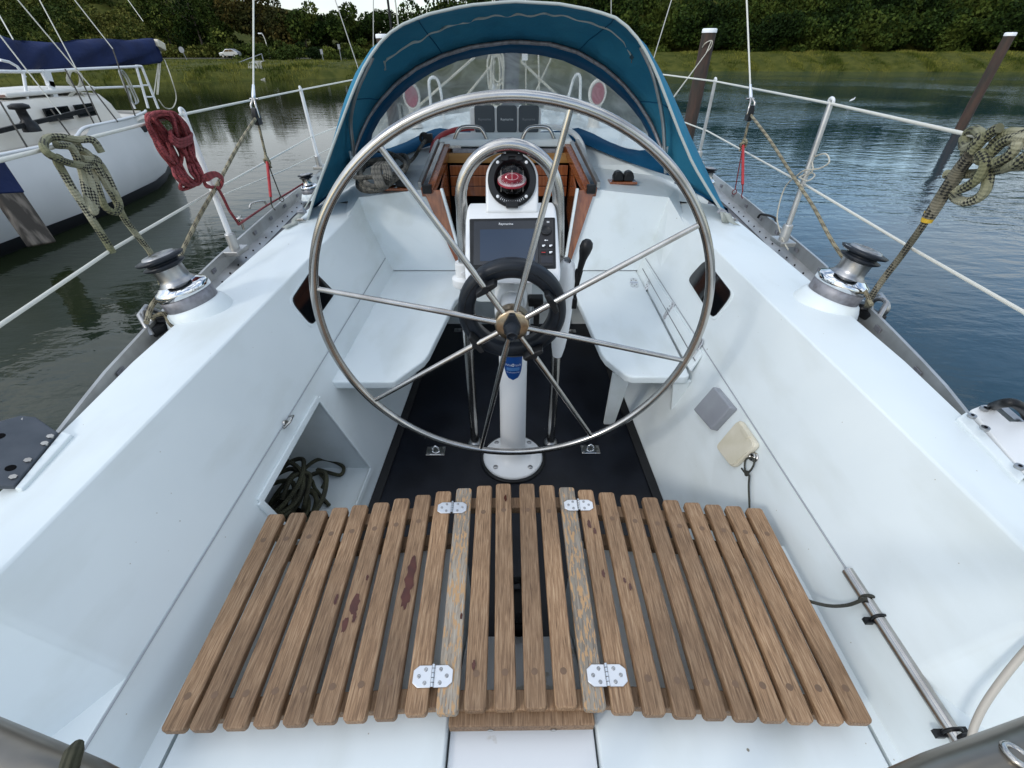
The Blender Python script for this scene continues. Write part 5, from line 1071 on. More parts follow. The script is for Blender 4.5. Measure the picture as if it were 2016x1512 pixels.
for k, (a, b) in enumerate((((800, 230), (935, 112)), ((905, 205), (975, 120)), ((1025, 120), (1110, 200)), ((1085, 115), (1050, 190)), ((1060, 105), (1062, 190)))):
    m = MB(); m.tube([Y(*a, 5.3), Y(*b, 5.3)], .012 if k < 3 else .008, 8); tag(m.build('foredeck_line', rope_white), ('%s slanting rope seen through the sprayhood window' % ['leftmost thick', 'second from left', 'right hand thick', 'thin inner', 'near upright'][k]), 'rope', 'ropes on the foredeck')
# ============================================================ NEIGHBOURING YACHT
ny = thing('moored_yacht', 'white and cream yacht with royal blue boom cover moored on the left', 'yacht', (-7.6, 6, -.55))
HX = lambda y: lerp_tab([(-6, -7.5), (-4, -6.6), (0, -6.15), (5.4, -6.12), (7.2, -6.12), (8.6, -6.35), (9.4, -6.65), (9.95, -7.0)], y)
CXN = -7.75
m = MB(); rows = []
for y in (-6, -4, -1, 2, 4, 5.4, 6.4, 7.15, 7.4, 8, 8.6, 9.2, 9.7, 10.0):
    x = HX(y); top = .46 if y < 7.2 else .575; rk = 0 if y < 9.6 else (y-9.6)*-.5
    r = []
    for z, k, dy in ((top, 0, -.25), (top-.1, .0, -.2), (.2, .02, -.08), (-.15, .0, 0), (-.42, -.12, .05), (-.56, -.2, .08), (-.9, -.5, .0)): r.append(V((x+k, y+(dy if y > 9 else 0), z)))
    rows.append(r)
m.loft(rows)
m.loft([[V((2*CXN-p.x, p.y, p.z)) for p in r] for r in rows])
l = rows[-1]; m.loft([l, [V((CXN, p.y+.10, p.z)) for p in l], [V((2*CXN-p.x, p.y, p.z)) for p in l]])
m.build('hull', nhull, ny)
m = MB(); wl = []
for y in (-6, -4, -1, 2, 4, 5.4, 6.4, 7.15, 8, 8.6, 9.2, 9.7, 10.05): wl.append([V((HX(min(y, 9.95))-.11, y, -.40)), V((HX(min(y, 9.95))-.13, y+.04, -.50)), V((HX(min(y, 9.95))-.3, y, -.75))])
m.loft([[p+V((.02, .0, 0)) for p in r] for r in wl]); m.build('boot_stripe', anti, ny)
m = MB()
for (ya, yb, z) in ((-6, 7.2, .40), (7.2, 9.75, .50)):
    yy = [ya+(yb-ya)*k/8 for k in range(9)]; m.loft([[V((HX(y)-.04, y, z)), V((CXN, y, z+.05)), V((2*CXN-HX(y)+.04, y, z))] for y in yy], False)
m.build('deck', ndeck, ny)
m = MB(); rope(m, [V((HX(y)-.02, y, (.47 if y < 7.0 else .52 if y < 7.25 else .585))) for y in (-4, -1, 2, 4, 5.5, 6.6, 6.95, 7.1, 7.3, 7.8, 8.6, 9.3, 9.6)], .022, seg=8); m.build('gunwale', white_p, ny)
m = MB(); rows = []
for y, x0, z in ((-2, -6.75, .85), (2, -6.7, .88), (5, -6.7, .90), (7.6, -6.75, .92), (8.9, -6.85, .90), (9.15, -6.95, .60)):
    rows.append([V((x0+.05, y, .42)), V((x0, y, z-.13)), V((x0-.12, y, z)), V((CXN, y, z+.06)), V((2*CXN-x0+.12, y, z)), V((2*CXN-x0, y, z-.13)), V((2*CXN-x0-.05, y, .42))])
m.loft(rows, False); cab = m.build('cabin', ndeck, ny, bevel=.03, bseg=3)
for (u, v) in ((115, 224), (168, 217)):
    c = X(u, v, -6.70); m = MB(); m.box(c, (.03, .44 if u < 150 else .36, .17)); wi = m.build('window', tint, cab, bevel=.008)
m = MB(); c = X(10, 196, -7.1); m.prism([V((-7.1, y, z)) for y, z in ((5.2, .9), (7.3, .9), (7.2, 1.02), (6.9, 1.12), (5.2, 1.14))], (1, 0, 0), 1.1); m.build('coach_hatch', ndeck, ny, bevel=.03)
m = MB(); m.box((-7.5, 8.0, .98), (1.2, 1.6, .06)); m.build('cabin_top', gel_old, ny, bevel=.02)
m = MB(); m.box(X(22, 188, -6.95), (.03, 1.2, .03)); m.build('handrail', rope_mat('wood rail', (.3, .16, .12), (.35, .2, .15)), ny)
def nx(x): return lambda u, v: X(u, v, x)
f = nx(-6.95); rl = MB()
rl.tube([f(-40, 140), f(40, 141), f(92, 140), f(160, 136), f(268, 131)], .020, 10); rl.tube([f(112, 177), f(190, 173), f(275, 170)], .017, 10)
rl.tube([f(268, 130), f(292, 213)], .022, 10); rl.tube([f(279, 131), f(312, 214)], .022, 10); rl.tube([f(268, 130), f(279, 131)], .022, 10); rl.tube([f(279, 168), f(293, 168)], .014, 8); rl.tube([f(288, 191), f(303, 191)], .014, 8)
rl.tube([f(180, 172), f(210, 222)], .017, 8); rl.tube([f(246, 170), f(266, 214)], .017, 8); rl.tube([f(80, 138), f(104, 182)], .022, 8); rl.tube([f(45, 140), f(54, 195)], .020, 8); rl.tube([f(0, 118), f(18, 122), f(34, 131), f(50, 152)], .018, 8)
rl.build('stern_rail', white_p, ny)
m = MB(); m.bar(f(90, 139), f(100, 170), .05, .10); m.bar(f(98, 160), f(108, 192), .05, .08); m.build('gantry_leg', white_p, ny)
# boom and cover
bo = thing('sail_cover', 'royal blue sail cover laced along the boom of the yacht on the left', 'sail cover', (-7.7, 9, 1.5))
f = nx(-7.45); cen = [(-60, 90, 40), (0, 99, 34), (40, 109, 25), (70, 111, 22), (120, 110, 22), (180, 107, 22), (240, 103, 21), (300, 100, 18), (306, 100, 16)]
rows = []
for k, (u, v, h) in enumerate(cen):
    c = f(u, v); hz = (f(u, v-h)-f(u, v+h)).length/2
    rows.append([c+V((math.sin(a)*hz*.42*(1+.06*math.sin(3*a+k)), 0, math.cos(a)*hz*(1+.05*math.sin(2*a+k*2)))) for a in [2*math.pi*i/20 for i in range(21)]])
rr_ = []
for j in range(21):
    rr_.append(cr([r[j] for r in rows], 5))
rows = list(map(list, zip(*rr_)))
for i, r in enumerate(rows):
    for j, p in enumerate(r): r[j] = p+V((.03*math.sin(i*.7+j*.9), 0, .022*math.sin(i*.53+j*1.3)))
m = MB(); m.loft(rows); m.add(rows[-1][:20], [tuple(range(20))]); m.build('cover', blue_cover, bo)
m = MB(); a = f(302, 84); b = f(318, 93); m.bar(a, b, .2, .14); m.bar(f(314, 100), f(317, 118), .05, .05); m.build('boom_end', cream, bo, bevel=.02)
m = MB()
for a, b in (((312, 122), (303, 186)), ((316, 122), (311, 186)), ((313, 122), (309, 186))): m.tube([f(*a), X(*b, -6.95)], .010, 6)
m.build('mainsheet', rope_white, bo)
f = nx(-6.9); m = MB(); rope(m, [nx(-7.4)(324, 118), f(336, 150), f(347, 190), f(340, 212), f(325, 212), f(312, 196)], .010, seg=7); tag(m.build('hanging_line', rope_white), 'pale line hanging in a loop off the stern of the yacht on the left', 'rope')
# coils, winch, stays on the neighbour
m = MB(); f = nx(-6.92); rnd = random.Random(3)
for i in range(6): e = rnd.uniform(-4, 4); rope(m, [f(140+e, 140), f(158+e, 145), f(160+e, 165), f(150+e, 178), f(138+e, 190), f(140, 195), f(160+e, 195), f(165, 188), f(150, 175), f(136+e, 160)], .012, closed=True, seg=7, n=4)
tag(m.build('rope_coil', rope_white), 'cream rope coil hanging on the rail of the yacht on the left', 'rope coil', 'coils on the moored yacht')
m = MB()
for i in range(5): e = rnd.uniform(-3, 3); rope(m, [f(236+e, 138), f(248+e, 150), f(262+e, 180), f(270+e, 200), f(262, 204), f(252+e, 180), f(240, 158)], .008, closed=True, seg=7, n=4)
tag(m.build('rope_coil', wire_d), 'slim grey rope coil near the stern ladder of the yacht on the left', 'rope coil', 'coils on the moored yacht')
m = MB(); c = X(55, 242, -6.45); m.lathe([(.10, -.10), (.09, .0), (.06, .03), (.055, .15), (.11, .16), (.11, .20), (.06, .22)], c, (0, 0, 1), 24); m.bar(c+V((0, -.8, -.06)), c+V((0, 1.2, .06)), .05, .05); tag(m.build('deck_winch', blackp), 'black deck winch with its handle on the yacht on the left', 'winch')
wires = (((0, 70), (120, 225), .010, 'pale stay rising from the side deck of the left yacht, nearest the edge'), ((35, 0), (178, 170), .010, 'long stay crossing the middle of the blue sail cover'), ((78, 0), (150, 135), .009, 'stay crossing the blue cover left of its middle'), ((147, 0), (222, 96), .009, 'upper stay ending at a grey splice before the right end of the blue cover'), ((0, 32), (26, 78), .009, 'short stay above the left end of the blue cover'), ((252, 0), (282, 42), .007, 'thin far wire above the boom end'))
for a, b, r, lab in wires:
    p, q = X(*a, -6.6), X(*b, -6.35); d = p-q; m = MB(); m.tube([q, q+d*3], r*.8, 6); tag(m.build('stay', wire_m), lab, 'rigging wire', 'stays of the moored yacht')
tl_m = mat('dark tails', (.06, .055, .045), .8)
for a, b, lab in (((222, 96), (266, 228), 'rightmost, below the grey splice'), ((178, 170), (232, 240), 'second from the right'), ((128, 136), (190, 252), 'third from the right'), ((150, 135), (200, 243), 'beside the cream coil'), ((100, 215), (148, 280), 'across the forward window'), ((0, 200), (58, 298), 'leftmost, by the black winch'), ((20, 235), (60, 300), 'short one under the black winch')):
    m = MB(); m.tube([X(*a, -6.5), X(*b, -6.25)], .010, 6); tag(m.build('rigging_tail', tl_m), 'dark rigging tail on the left yacht side deck, '+lab, 'rigging', 'rigging tails of the moored yacht')
m = MB(); c = X(290, 252, -6.38); m.lathe([(.065, 0), (.065, .01), (.045, .012)], V((HX(c.y)+.01, c.y, c.z)), (1, -.2, 0), 20); m.build('exhaust_port', anti, ny)
# weathered fender board hanging ahead of the neighbour's side
fd = thing('fender_board', 'weathered grey brown timber board with a blue strap hanging by the left yacht', 'fender board', X(50, 440, -5.7))
a, b = X(8, 372, -5.7), X(84, 482, -5.55); m = MB(); m.bar(a, b, .30, .09, (1, 0, 0)); m.build('board', weath, fd, bevel=.02)
m = MB(); d = (b-a).normalized(); m.bar(a-d*.30, a+d*.06, .32, .11, (1, 0, 0)); m.build('strap', blue_cover, fd, bevel=.02)
# ============================================================ PILES
def pile(x, y, lab, top=1.84, r=.16, ring=True):
    t = thing('mooring_pile', lab, 'pile', (x, y, -.55), 'mooring piles'); m = MB(); pr = [(r*1.02, -2), (r*1.02, -.55), (r, 0), (r*.98, 1), (r*.97, top)]; m.lathe(pr, (x, y, 0), (0, 0, 1), 28); m.build('post', pile_m, t)
    m = MB(); m.lathe([(r*1.03, top-.03), (r*1.03, top+.035), (r*.9, top+.05), (.001, top+.052)], (x, y, 0), (0, 0, 1), 28); m.build('cap', mat('white pile cap', (.8, .82, .84), .5), t); return t
pile(13.80, 15.6, 'dark timber mooring pile with white cap at the far right of the photo', r=.132)
pile(4.56, 13.05, 'dark timber mooring pile with white cap beside the sprayhood, with a line looped on it', r=.16)
pile(-3.12, 13.5, 'mooring pile whose white cap shows just over the left shoulder of the sprayhood', top=1.75, r=.15)
m = MB(); y = 12.85; rope(m, [Y(1376, 112, 13.3), Y(1386, 88, 12.88), Y(1401, 80, 12.88), Y(1400, 92, 12.86), Y(1390, 104, 12.85)], .012, seg=6); m.tube([Y(1400, 82, 12.86), Y(1390, 105, 12.5), Y(1322, 197, 6.0)], .009, 6); tag(m.build('pile_line', rope_white), 'thin white line looped on the pile beside the sprayhood', 'rope')
m = MB(); c = V((3.55, 2.0, -.55))
c = Z(1677, 199, -.4); m.tube([c+V((-.11, 0, 0)), c+V((-.03, 0, .04)), c+V((.06, 0, .08)), c+V((.11, .02, .16))], [.015, .04, .03, .008], 10); tag(m.build('gull', white_p), 'tiny white gull low over the water to the right', 'bird')
# ============================================================ WATER
wm = bpy.data.materials.new('canal water'); wm.use_nodes = True; N, L, b = nodes(wm)
b.inputs['Roughness'].default_value = .045; b.inputs['IOR'].default_value = 1.31; WIOR = b.inputs['IOR']
t = N.new('ShaderNodeTexCoord')
def noi(scale, st, det, dist=0, rot=0):
    mp = N.new('ShaderNodeMapping'); mp.inputs['Scale'].default_value = st; mp.inputs['Rotation'].default_value = (0, 0, rot); L.new(t.outputs['Object'], mp.inputs[0])
    n = N.new('ShaderNodeTexNoise'); n.inputs['Scale'].default_value = scale; n.inputs['Detail'].default_value = det; n.inputs['Distortion'].default_value = dist; L.new(mp.outputs[0], n.inputs['Vector']); return n
n1_ = noi(1.5, (1, 2.3, 1), 4, .35, -.25); n2_ = noi(5.5, (1, 1.9, 1), 3, .3, .15); n3_ = noi(.11, (1, 1, 1), 2)
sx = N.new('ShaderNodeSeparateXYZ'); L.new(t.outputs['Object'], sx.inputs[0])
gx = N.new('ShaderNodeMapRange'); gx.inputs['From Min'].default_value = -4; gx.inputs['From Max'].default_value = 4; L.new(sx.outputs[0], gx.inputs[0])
cm = N.new('ShaderNodeMixRGB'); cm.inputs[1].default_value = (.014, .020, .008, 1); cm.inputs[2].default_value = (.010, .036, .050, 1); L.new(gx.outputs[0], cm.inputs[0]); L.new(cm.outputs[0], b.inputs['Base Color'])  # olive-to-blue blend paints the differing reflections of each side into the water colour
gi = N.new('ShaderNodeMapRange'); gi.inputs['From Min'].default_value = -4; gi.inputs['From Max'].default_value = 4; gi.inputs['To Min'].default_value = 1.23; gi.inputs['To Max'].default_value = 1.36; L.new(sx.outputs[0], gi.inputs[0]); L.new(gi.outputs[0], WIOR)  # lower index to port stands in for a darker sky reflected there
gs = N.new('ShaderNodeMapRange'); gs.inputs['From Min'].default_value = -8; gs.inputs['From Max'].default_value = 6; gs.inputs['To Min'].default_value = .16; L.new(sx.outputs[0], gs.inputs[0])
mr = N.new('ShaderNodeMapRange'); mr.inputs['From Min'].default_value = .42; mr.inputs['From Max'].default_value = .6; mr.inputs['To Min'].default_value = .22; mr.inputs['To Max'].default_value = 1; L.new(n3_.outputs[0], mr.inputs[0])
ad = N.new('ShaderNodeMath'); ad.operation = 'MULTIPLY_ADD'; ad.inputs[1].default_value = .28; L.new(n2_.outputs[0], ad.inputs[0]); L.new(n1_.outputs[0], ad.inputs[2])
mu = N.new('ShaderNodeMath'); mu.operation = 'MULTIPLY'; L.new(ad.outputs[0], mu.inputs[0]); m2_ = N.new('ShaderNodeMath'); m2_.operation = 'MULTIPLY'; L.new(mr.outputs[0], m2_.inputs[0]); L.new(gs.outputs[0], m2_.inputs[1]); L.new(m2_.outputs[0], mu.inputs[1])
bu = N.new('ShaderNodeBump'); bu.inputs['Strength'].default_value = 1; bu.inputs['Distance'].default_value = .036; L.new(mu.outputs[0], bu.inputs['Height']); L.new(bu.outputs[0], b.inputs['Normal'])
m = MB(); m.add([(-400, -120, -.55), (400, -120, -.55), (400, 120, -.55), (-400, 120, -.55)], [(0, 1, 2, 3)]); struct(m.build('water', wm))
# ============================================================ LAND
SH = [(-400, 38), (-60, 40), (-34, 43.3), (-25.6, 45.6), (-19, 50), (-15, 52.5), (0, 60), (12, 68), (19, 70.5), (63, 67), (400, 60)]
def height(x, y):
    d = y-lerp_tab(SH, x)+.5*math.sin(x*.9)+.3*math.sin(x*2.3)
    k = min(1, max(0, (x+5)/20))
    hl = (-1.0 if d < -1 else -.95+(d+1)*.55 if d < 1 else .15-(-.0)*d+min(.35, (d-1)*.04))
    hr = (-1.0 if d < -1 else -.95+(d+1)*.6 if d < 1 else .25+min(1.15, (d-1)*.26))
    h = hl*(1-k)+hr*k
    if y > 96 and x < -68: h += min(14, (y-96)*.34)*min(1, (-68-x)/18)
    if y > 82 and x > 2: h += min(9, (y-82)*.8)*min(1, (x-2)/12)
    return h
xs = [-400, -250, -160, -120]+[-100+2.0*i for i in range(101)]+[120, 160, 250, 400]
yy = [36+1.0*i for i in range(75)]+[114, 120, 130, 150, 200, 320]
m = MB(); m.loft([[V((x, y, height(x, y)+.05*math.sin(x*1.7+y))) for x in xs] for y in yy])
grass_m = vary(mat('bank grass', (.034, .044, .007), .95, Specular_IOR_Level=.1), (.085, .086, .018), 1.1, .3, .7, 10); grass_m2 = vary(mat('reed grass', (.035, .058, .010), .85), (.12, .125, .028), .25, .35, .65, 6)
struct(m.build('ground', grass_m))
rd = vary(mat('pale road', (.23, .22, .19), .9), (.30, .29, .25), 1)
m = MB(); m.loft([[V((x, y, height(x, 90)+.12)) for x in [-110+5*i for i in range(22)]] for y in (88.3, 91.8)], False); struct(m.build('road', rd))
m = MB(); m.loft([[V((x, y, height(x, y)+.10)) for x, y in zip([-23.0+dx, -24.3+dx, -27+dx, -31+dx], (47.2, 50, 56, 66))] for dx in (0, 1.3)], False); struct(m.build('path', rd))
def cards(name, P_, S_, m_, tall=False, seed=1, parent=None):
    """leaf or blade sized faces; P_ (n,3) positions, S_ (n,) sizes"""
    rs = np.random.RandomState(seed); n = len(P_); base = worldloc(parent) if parent else V((0, 0, 0)); P_ = P_-np.array(base)
    if tall:
        a = rs.uniform(0, np.pi, n); w_ = np.stack([np.cos(a), np.sin(a), np.zeros(n)], 1)*(S_*.16)[:, None]; h = np.stack([rs.normal(0, .22, n), rs.normal(0, .22, n), np.ones(n)], 1)*S_[:, None]
        vs = np.stack([P_-w_, P_+w_, P_+h], 1).reshape(-1, 3); k = 3
    else:
        u = rs.normal(size=(n, 3)); u /= np.linalg.norm(u, axis=1)[:, None]; q = rs.normal(size=(n, 3)); q = np.cross(u, q); q /= np.linalg.norm(q, axis=1)[:, None]; r = np.cross(u, q)
        s1 = (S_*.5)[:, None]; s2 = (S_*rs.uniform(.22, .42, n))[:, None]
        vs = np.stack([P_-q*s1, P_-r*s2, P_+q*s1, P_+r*s2], 1).reshape(-1, 3); k = 4
    me = bpy.data.meshes.new(name); me.vertices.add(len(vs)); me.vertices.foreach_set('co', vs.astype(np.float32).ravel())
    me.loops.add(n*k); me.loops.foreach_set('vertex_index', np.arange(n*k, dtype=np.int32)); me.polygons.add(n)
    me.polygons.foreach_set('loop_start', np.arange(0, n*k, k, dtype=np.int32)); me.polygons.foreach_set('loop_total', np.full(n, k, dtype=np.int32))
    me.update(calc_edges=True); me.materials.append(m_); o = bpy.data.objects.new(name, me); C.objects.link(o); o.parent = parent; return o
def leafmat(name, c1, c2, c3, sc_=.6):
    m = mat(name, c1, .9, Specular_IOR_Level=.12); c1, c2, c3 = [tuple(q*k for q, k in zip(c, (.78, .80, .55))) for c in (c1, c2, c3)]; N, L, b = nodes(m); g = N.new('ShaderNodeNewGeometry'); r = N.new('ShaderNodeValToRGB'); t = N.new('ShaderNodeTexCoord'); n = N.new('ShaderNodeTexNoise'); n.inputs['Scale'].default_value = sc_; n.inputs['Detail'].default_value = 3
    L.new(t.outputs['Object'], n.inputs['Vector']); a = N.new('ShaderNodeMath'); a.operation = 'MULTIPLY_ADD'; a.inputs[1].default_value = .38; q5 = N.new('ShaderNodeMapRange'); q5.inputs['From Min'].default_value = .36; q5.inputs['From Max'].default_value = .64; q5.inputs['To Min'].default_value = .12; q5.inputs['To Max'].default_value = .78; L.new(n.outputs[0], q5.inputs[0]); L.new(g.outputs['Random Per Island'], a.inputs[0]); L.new(q5.outputs[0], a.inputs[2])
    r.color_ramp.elements[0].position = .38; r.color_ramp.elements[0].color = (*c1, 1); r.color_ramp.elements[1].position = .95; r.color_ramp.elements[1].color = (*c3, 1); e = r.color_ramp.elements.new(.66); e.color = (*c2, 1)
    L.new(a.outputs[0], r.inputs[0]); L.new(r.outputs[0], b.inputs['Base Color']); return m
lf_dark = leafmat('dark foliage', (.009, .021, .005), (.030, .055, .012), (.080, .105, .026), .16)
lf_olive = leafmat('olive foliage', (.030, .050, .012), (.075, .10, .024), (.15, .165, .045), .2)
lf_rust = leafmat('rust foliage', (.026, .030, .010), (.062, .052, .017), (.11, .080, .028), .25)
lf_scrub = leafmat('hillside scrub', (.030, .048, .012), (.075, .092, .024), (.16, .15, .048), .10)
bark = vary(mat('bark', (.07, .055, .04), .9), (.12, .10, .08), 4, stretch=(1, 1, .3))
rs = np.random.RandomState(7)
# grass tufts along the banks
def blades(n, x0, x1, d0, d1, s0, s1):
    x = rs.uniform(x0, x1, n); d = rs.uniform(0, 1, n)**1.3*(d1-d0)+d0; P_ = np.array([(a, lerp_tab(SH, a)+b_, height(a, lerp_tab(SH, a)+b_)-.05) for a, b_ in zip(x, d)]); cl = .75+.5*np.sin(x*.8)*np.sin(x*.31+1)
    return P_, rs.uniform(s0, s1, n)*np.clip(cl, .5, 1.3)
P1, S1 = blades(26000, -75, -2, -.7, 8, .14, .42); P2, S2 = blades(26000, -75, 0, 4, 36, .12, .32); P3, S3 = blades(40000, -2, 100, -.5, 7.5, .14, .36)
P4, S4 = blades(30000, -2, 100, -.4, 7, .08, .2); P3 = np.concatenate([P3, P4]); S3 = np.concatenate([S3, S4])
o = cards('grass', np.concatenate([P1, P2, P3]), np.concatenate([S1, S2, S3]), leafmat('grass blades', (.045, .065, .012), (.13, .14, .032), (.24, .225, .07), .35), True); tag(o, 'long green and straw coloured grass and reeds along the far banks', 'grass', None, 'stuff')
def crown_pts(c, r, n, seed, lumps=9):
    rs2 = np.random.RandomState(seed); L_ = []
    cen = [np.array(c)]+[np.array(c)+rs2.normal(0, .5, 3)*np.array(r)*.95 for _ in range(lumps)]; rad = [np.array(r)*.62]+[np.array(r)*rs2.uniform(.28, .5) for _ in range(lumps)]
    w_ = np.array([x.prod()**(2/3) for x in rad]); w_ = w_/w_.sum()
    for q, s, k in zip(cen, rad, w_):
        m_ = int(n*k)+1; d = rs2.normal(size=(m_, 3)); d /= np.linalg.norm(d, axis=1)[:, None]; rr = rs2.uniform(.45, 1.06, m_)**.5; L_.append(q+d*s*rr[:, None])
    return np.concatenate(L_)
# distinct trees on the far left skyline, beyond the road
def tree(u, vtop, vbase, y, wid, m_, label, seed):
    b = Y(u, vbase, y); b.z = height(b.x, y); tp = Y(u, vtop, y); h = tp.z-b.z; t = thing('tree', label, 'tree', b, 'trees beyond the far road')
    c = (b.x, y, b.z+h*.58); r = (wid/2, wid/2*.9, h*.43); P_ = crown_pts(c, r, 4200, seed, 12); cards('crown', P_, np.random.RandomState(seed).uniform(.28, .62, len(P_)), m_, seed=seed, parent=t)
    m = MB(); rnd = random.Random(seed); m.tube([b-V((0, 0, .5)), b+V((.1, 0, h*.3)), b+V((-.1, 0, h*.6)), b+V((0, 0, h*.85))], [.22, .17, .11, .04], 8)
    for k in range(6): a = rnd.uniform(0, 6.28); z = h*rnd.uniform(.3, .6); m.tube([b+V((0, 0, z)), b+V((math.cos(a)*wid*.18, math.sin(a)*wid*.18, z+h*.1)), b+V((math.cos(a)*wid*.33, math.sin(a)*wid*.3, z+h*.22))], [.08, .05, .02], 6)
    m.build('trunk', bark, t)
TL = [(330, -60, 70, 104, 10, lf_olive, 'tall olive tree left of the sky gap, behind the parked car'), (395, -50, 80, 101, 8.5, lf_dark, 'dark green tree directly above the car on the far road'), (450, -35, 85, 99, 8, lf_olive, 'pale stemmed olive tree above and right of the car'),
      (505, -30, 85, 98, 8, lf_rust, 'rust tinted tree right of the left runner wire'), (556, -10, 88, 97, 8, lf_rust, 'reddish brown tree before the skyline drops'), (602, 0, 90, 97, 8, lf_olive, 'rounded tree where the treeline first meets the sky'), (645, 10, 92, 99, 8, lf_dark, 'dark tree just right of the first gap in the skyline'),
      (690, 18, 92, 101, 8, lf_olive, 'lower tree crossed by the leaning port shroud'), (728, 24, 92, 103, 7, lf_dark, 'smallest treetop in the dip of the skyline'), (775, 6, 92, 99, 8.5, lf_dark, 'dark conical tree left of the sprayhood top'), (845, -8, 92, 98, 9, lf_dark, 'tree rising right behind the sprayhood top'), (900, -10, 92, 98, 9, lf_olive, 'tree mostly hidden by the top of the sprayhood')]
for i, a in enumerate(TL): tree(*a, 40+i)
def bush(u, v0, v1, y, wid, m_, label, seed):
    b = Y(u, v1, y); b.z = height(b.x, y)-.2; h = Y(u, v0, y).z-b.z; P_ = crown_pts((b.x, y, b.z+h*.45), (wid/2, wid/2, h*.55), 1500, seed, 7); P_[:, 2] = np.maximum(P_[:, 2], b.z); o = cards('bush', P_, np.random.RandomState(seed).uniform(.18, .42, len(P_)), m_, seed=seed); tag(o, label, 'bush', 'bushes by the far road')
for i, (u, v0, v1, y, wd, m_, lab) in enumerate(((530, 82, 122, 80, 5, lf_olive, 'round bush between the street lamp and the car'), (575, 78, 118, 78, 5, lf_olive, 'olive bush in front of the rust tinted trees'), (625, 84, 116, 82, 5, lf_dark, 'dark bush under the dip in the skyline'), (700, 84, 114, 80, 5, lf_dark, 'dark bush crossed by the foot of the port shroud'), (650, 92, 116, 76, 3.5, lf_olive, 'low pale bush beside the small signs'))): bush(u, v0, v1, y, wd, m_, lab, 70+i)
# far-off woods as one mass, the scrub hillside as another
L_ = []; i = 0
for row, (yb, hh) in enumerate(((79, 4.5), (83, 7.5), (88, 10), (94, 12), (100, 13))):
    x = -8+row
    while x < 118:
        r = rs.uniform(2.2, 3.8); hz = hh*rs.uniform(.82, 1.12); z0 = 1.2; yo = yb-(x-40)*.05+rs.uniform(-1.2, 1.2)
        L_.append(crown_pts((x, yo, z0+hz*.5), (r*1.15, r, hz*.56), 2100, 500+i, 8)); i += 1; x += r*rs.uniform(.95, 1.35)
P_ = np.concatenate(L_); P_[:, 2] = np.maximum(P_[:, 2], .9+rs.uniform(0, .8, len(P_))); o = cards('woodland', P_, rs.uniform(.26, .58, len(P_)), lf_dark, seed=3); tag(o, 'dense dark green woodland filling the far bank on the right', 'woodland', None, 'stuff')
L_ = []
for row, yb in enumerate((97, 101, 105, 110, 116, 123, 131)):
    x = -125.0
    while x < 6:
        r = rs.uniform(2.0, 3.6); z0 = height(x, yb)
        k = 1.0 if x < -62 else .5
        L_.append(crown_pts((x, yb+rs.uniform(-1, 1), z0+r*.45*k), (r*1.3, r, r*.85*k), 1100, 900+i, 6)); i += 1; x += r*rs.uniform(1.1, 1.5)
P_ = np.concatenate(L_); o = cards('hillside_scrub', P_, rs.uniform(.3, .62, len(P_)), lf_scrub, seed=5); tag(o, 'olive and brown scrub covering the hillside behind the far road', 'scrub', None, 'stuff')
# ============================================================ CAR, LAMP, SIGNS
p = Y(458, 121, 90.0); cz = height(p.x, 90)+.16; car = thing('parked_car', 'small silver hatchback on the road beyond the water', 'car', (p.x, 90, cz))
cl = mat('silver car paint', (.42, .45, .48), .25, .4); x0 = p.x
side = [(-2.1, .35), (-2.1, .75), (-1.95, .9), (-1.1, 1.02), (-.5, 1.48), (.9, 1.52), (1.7, 1.15), (2.05, 1.0), (2.12, .5), (2.05, .32)]
m = MB(); m.prism([V((x0+a, 89.1, cz+b_)) for a, b_ in side], (0, -1, 0), 1.75); m.build('body', cl, car, bevel=.10, bseg=3)
m = MB(); m.prism([V((x0+a, 89.07, cz+b_)) for a, b_ in ((-.95, 1.03), (-.45, 1.40), (.25, 1.43), (.25, 1.04))], (0, -1, 0), .03); m.prism([V((x0+a, 89.07, cz+b_)) for a, b_ in ((.32, 1.04), (.32, 1.43), (.9, 1.43), (1.45, 1.1))], (0, -1, 0), .03); m.build('side_glass', tint, car)
m = MB(); m.prism([V((x0+a, b_, cz+c)) for a, b_, c in ((-1.12, 89.25, 1.04), (-1.12, 90.7, 1.04), (-.56, 90.6, 1.46), (-.56, 89.35, 1.46))][::-1], V((-.6, 0, .8)).normalized(), .03); m.build('windscreen', tint, car)
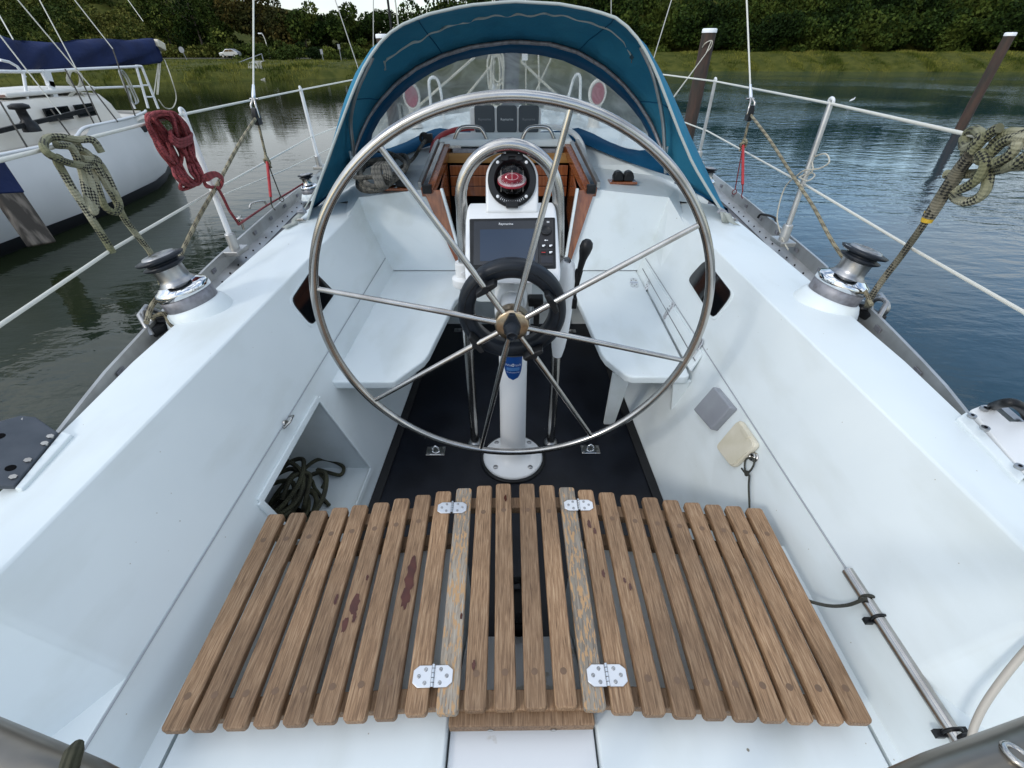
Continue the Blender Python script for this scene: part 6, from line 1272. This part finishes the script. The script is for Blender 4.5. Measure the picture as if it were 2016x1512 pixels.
for dx in (-1.3, 1.3):
    for dy in (89.15, 90.75): m = MB(); m.cyl((x0+dx, dy-.1, cz+.31), (x0+dx, dy+.1, cz+.31), .31, 24); wh = m.build('wheel', blackp, car); m = MB(); m.cyl((x0+dx, dy-.12, cz+.31), (x0+dx, dy-.1, cz+.31), .19, 16); m.build('rim', satin, wh)
m = MB(); m.box((x0-2.07, 89.35, cz+.78), (.08, .3, .14)); m.build('headlight', white_p, car); car.scale = (.72, .72, .78)
p = Y(534, 92, 84); g = height(p.x, 84); t = thing('street_lamp', 'slim street lamp leaning over the bushes beyond the water', 'street lamp', (p.x, 84, g)); a = Y(520, 72, 84); m = MB(); rope(m, [V((Y(527, 95, 84).x, 84, g)), Y(526, 92, 84), Y(521, 76, 84), Y(516, 67, 84), Y(512, 66, 84)], .06, seg=8); m.build('pole', pale_vent, t); m = MB(); m.box(Y(512, 66, 84), (.55, .3, .16)); m.build('lamp_head', white_p, t, bevel=.05)
p = Y(357, 98, 78); t = thing('road_sign', 'round grey sign seen from behind on a thin leaning post', 'sign', (p.x, 78, height(p.x, 78))); m = MB(); m.cyl(p, p+V((0, .05, 0)), .36, 24); m.build('disc', greyp, t); m = MB(); m.tube([p+V((0, .06, .2)), V((p.x+.25, 78.06, height(p.x, 78)))], .035, 8); m.build('post', greyp, t)
for u, v, lab in ((633, 102, 'short pale marker post in the grass beyond the water'), (667, 92, 'small upright sign on a post right of the pale marker')):
    p = Y(u, v, 74); g = height(p.x, 74); t = thing('marker_post', lab, 'sign', (p.x, 74, g)); m = MB(); m.box(p, (.32, .06, .55)); m.build('board', greyp, t); m = MB(); m.tube([V((p.x, 74.05, g)), p+V((0, .05, .1))], .04, 8); m.build('post', greyp, t)
m = MB(); a = Z(462, 126, .3); 
a = Y(462, 126, 62); b = Y(515, 106, 66); m.tube([a, b], .04, 6); m.tube([b, V((b.x, b.y, height(b.x, b.y)))], .05, 6); m.tube([Y(455, 124, 62), Y(462, 152, 50)], .03, 6); tag(m.build('barrier_rail', greyp), 'thin slanting barrier rail in the grass right of the car', 'barrier')
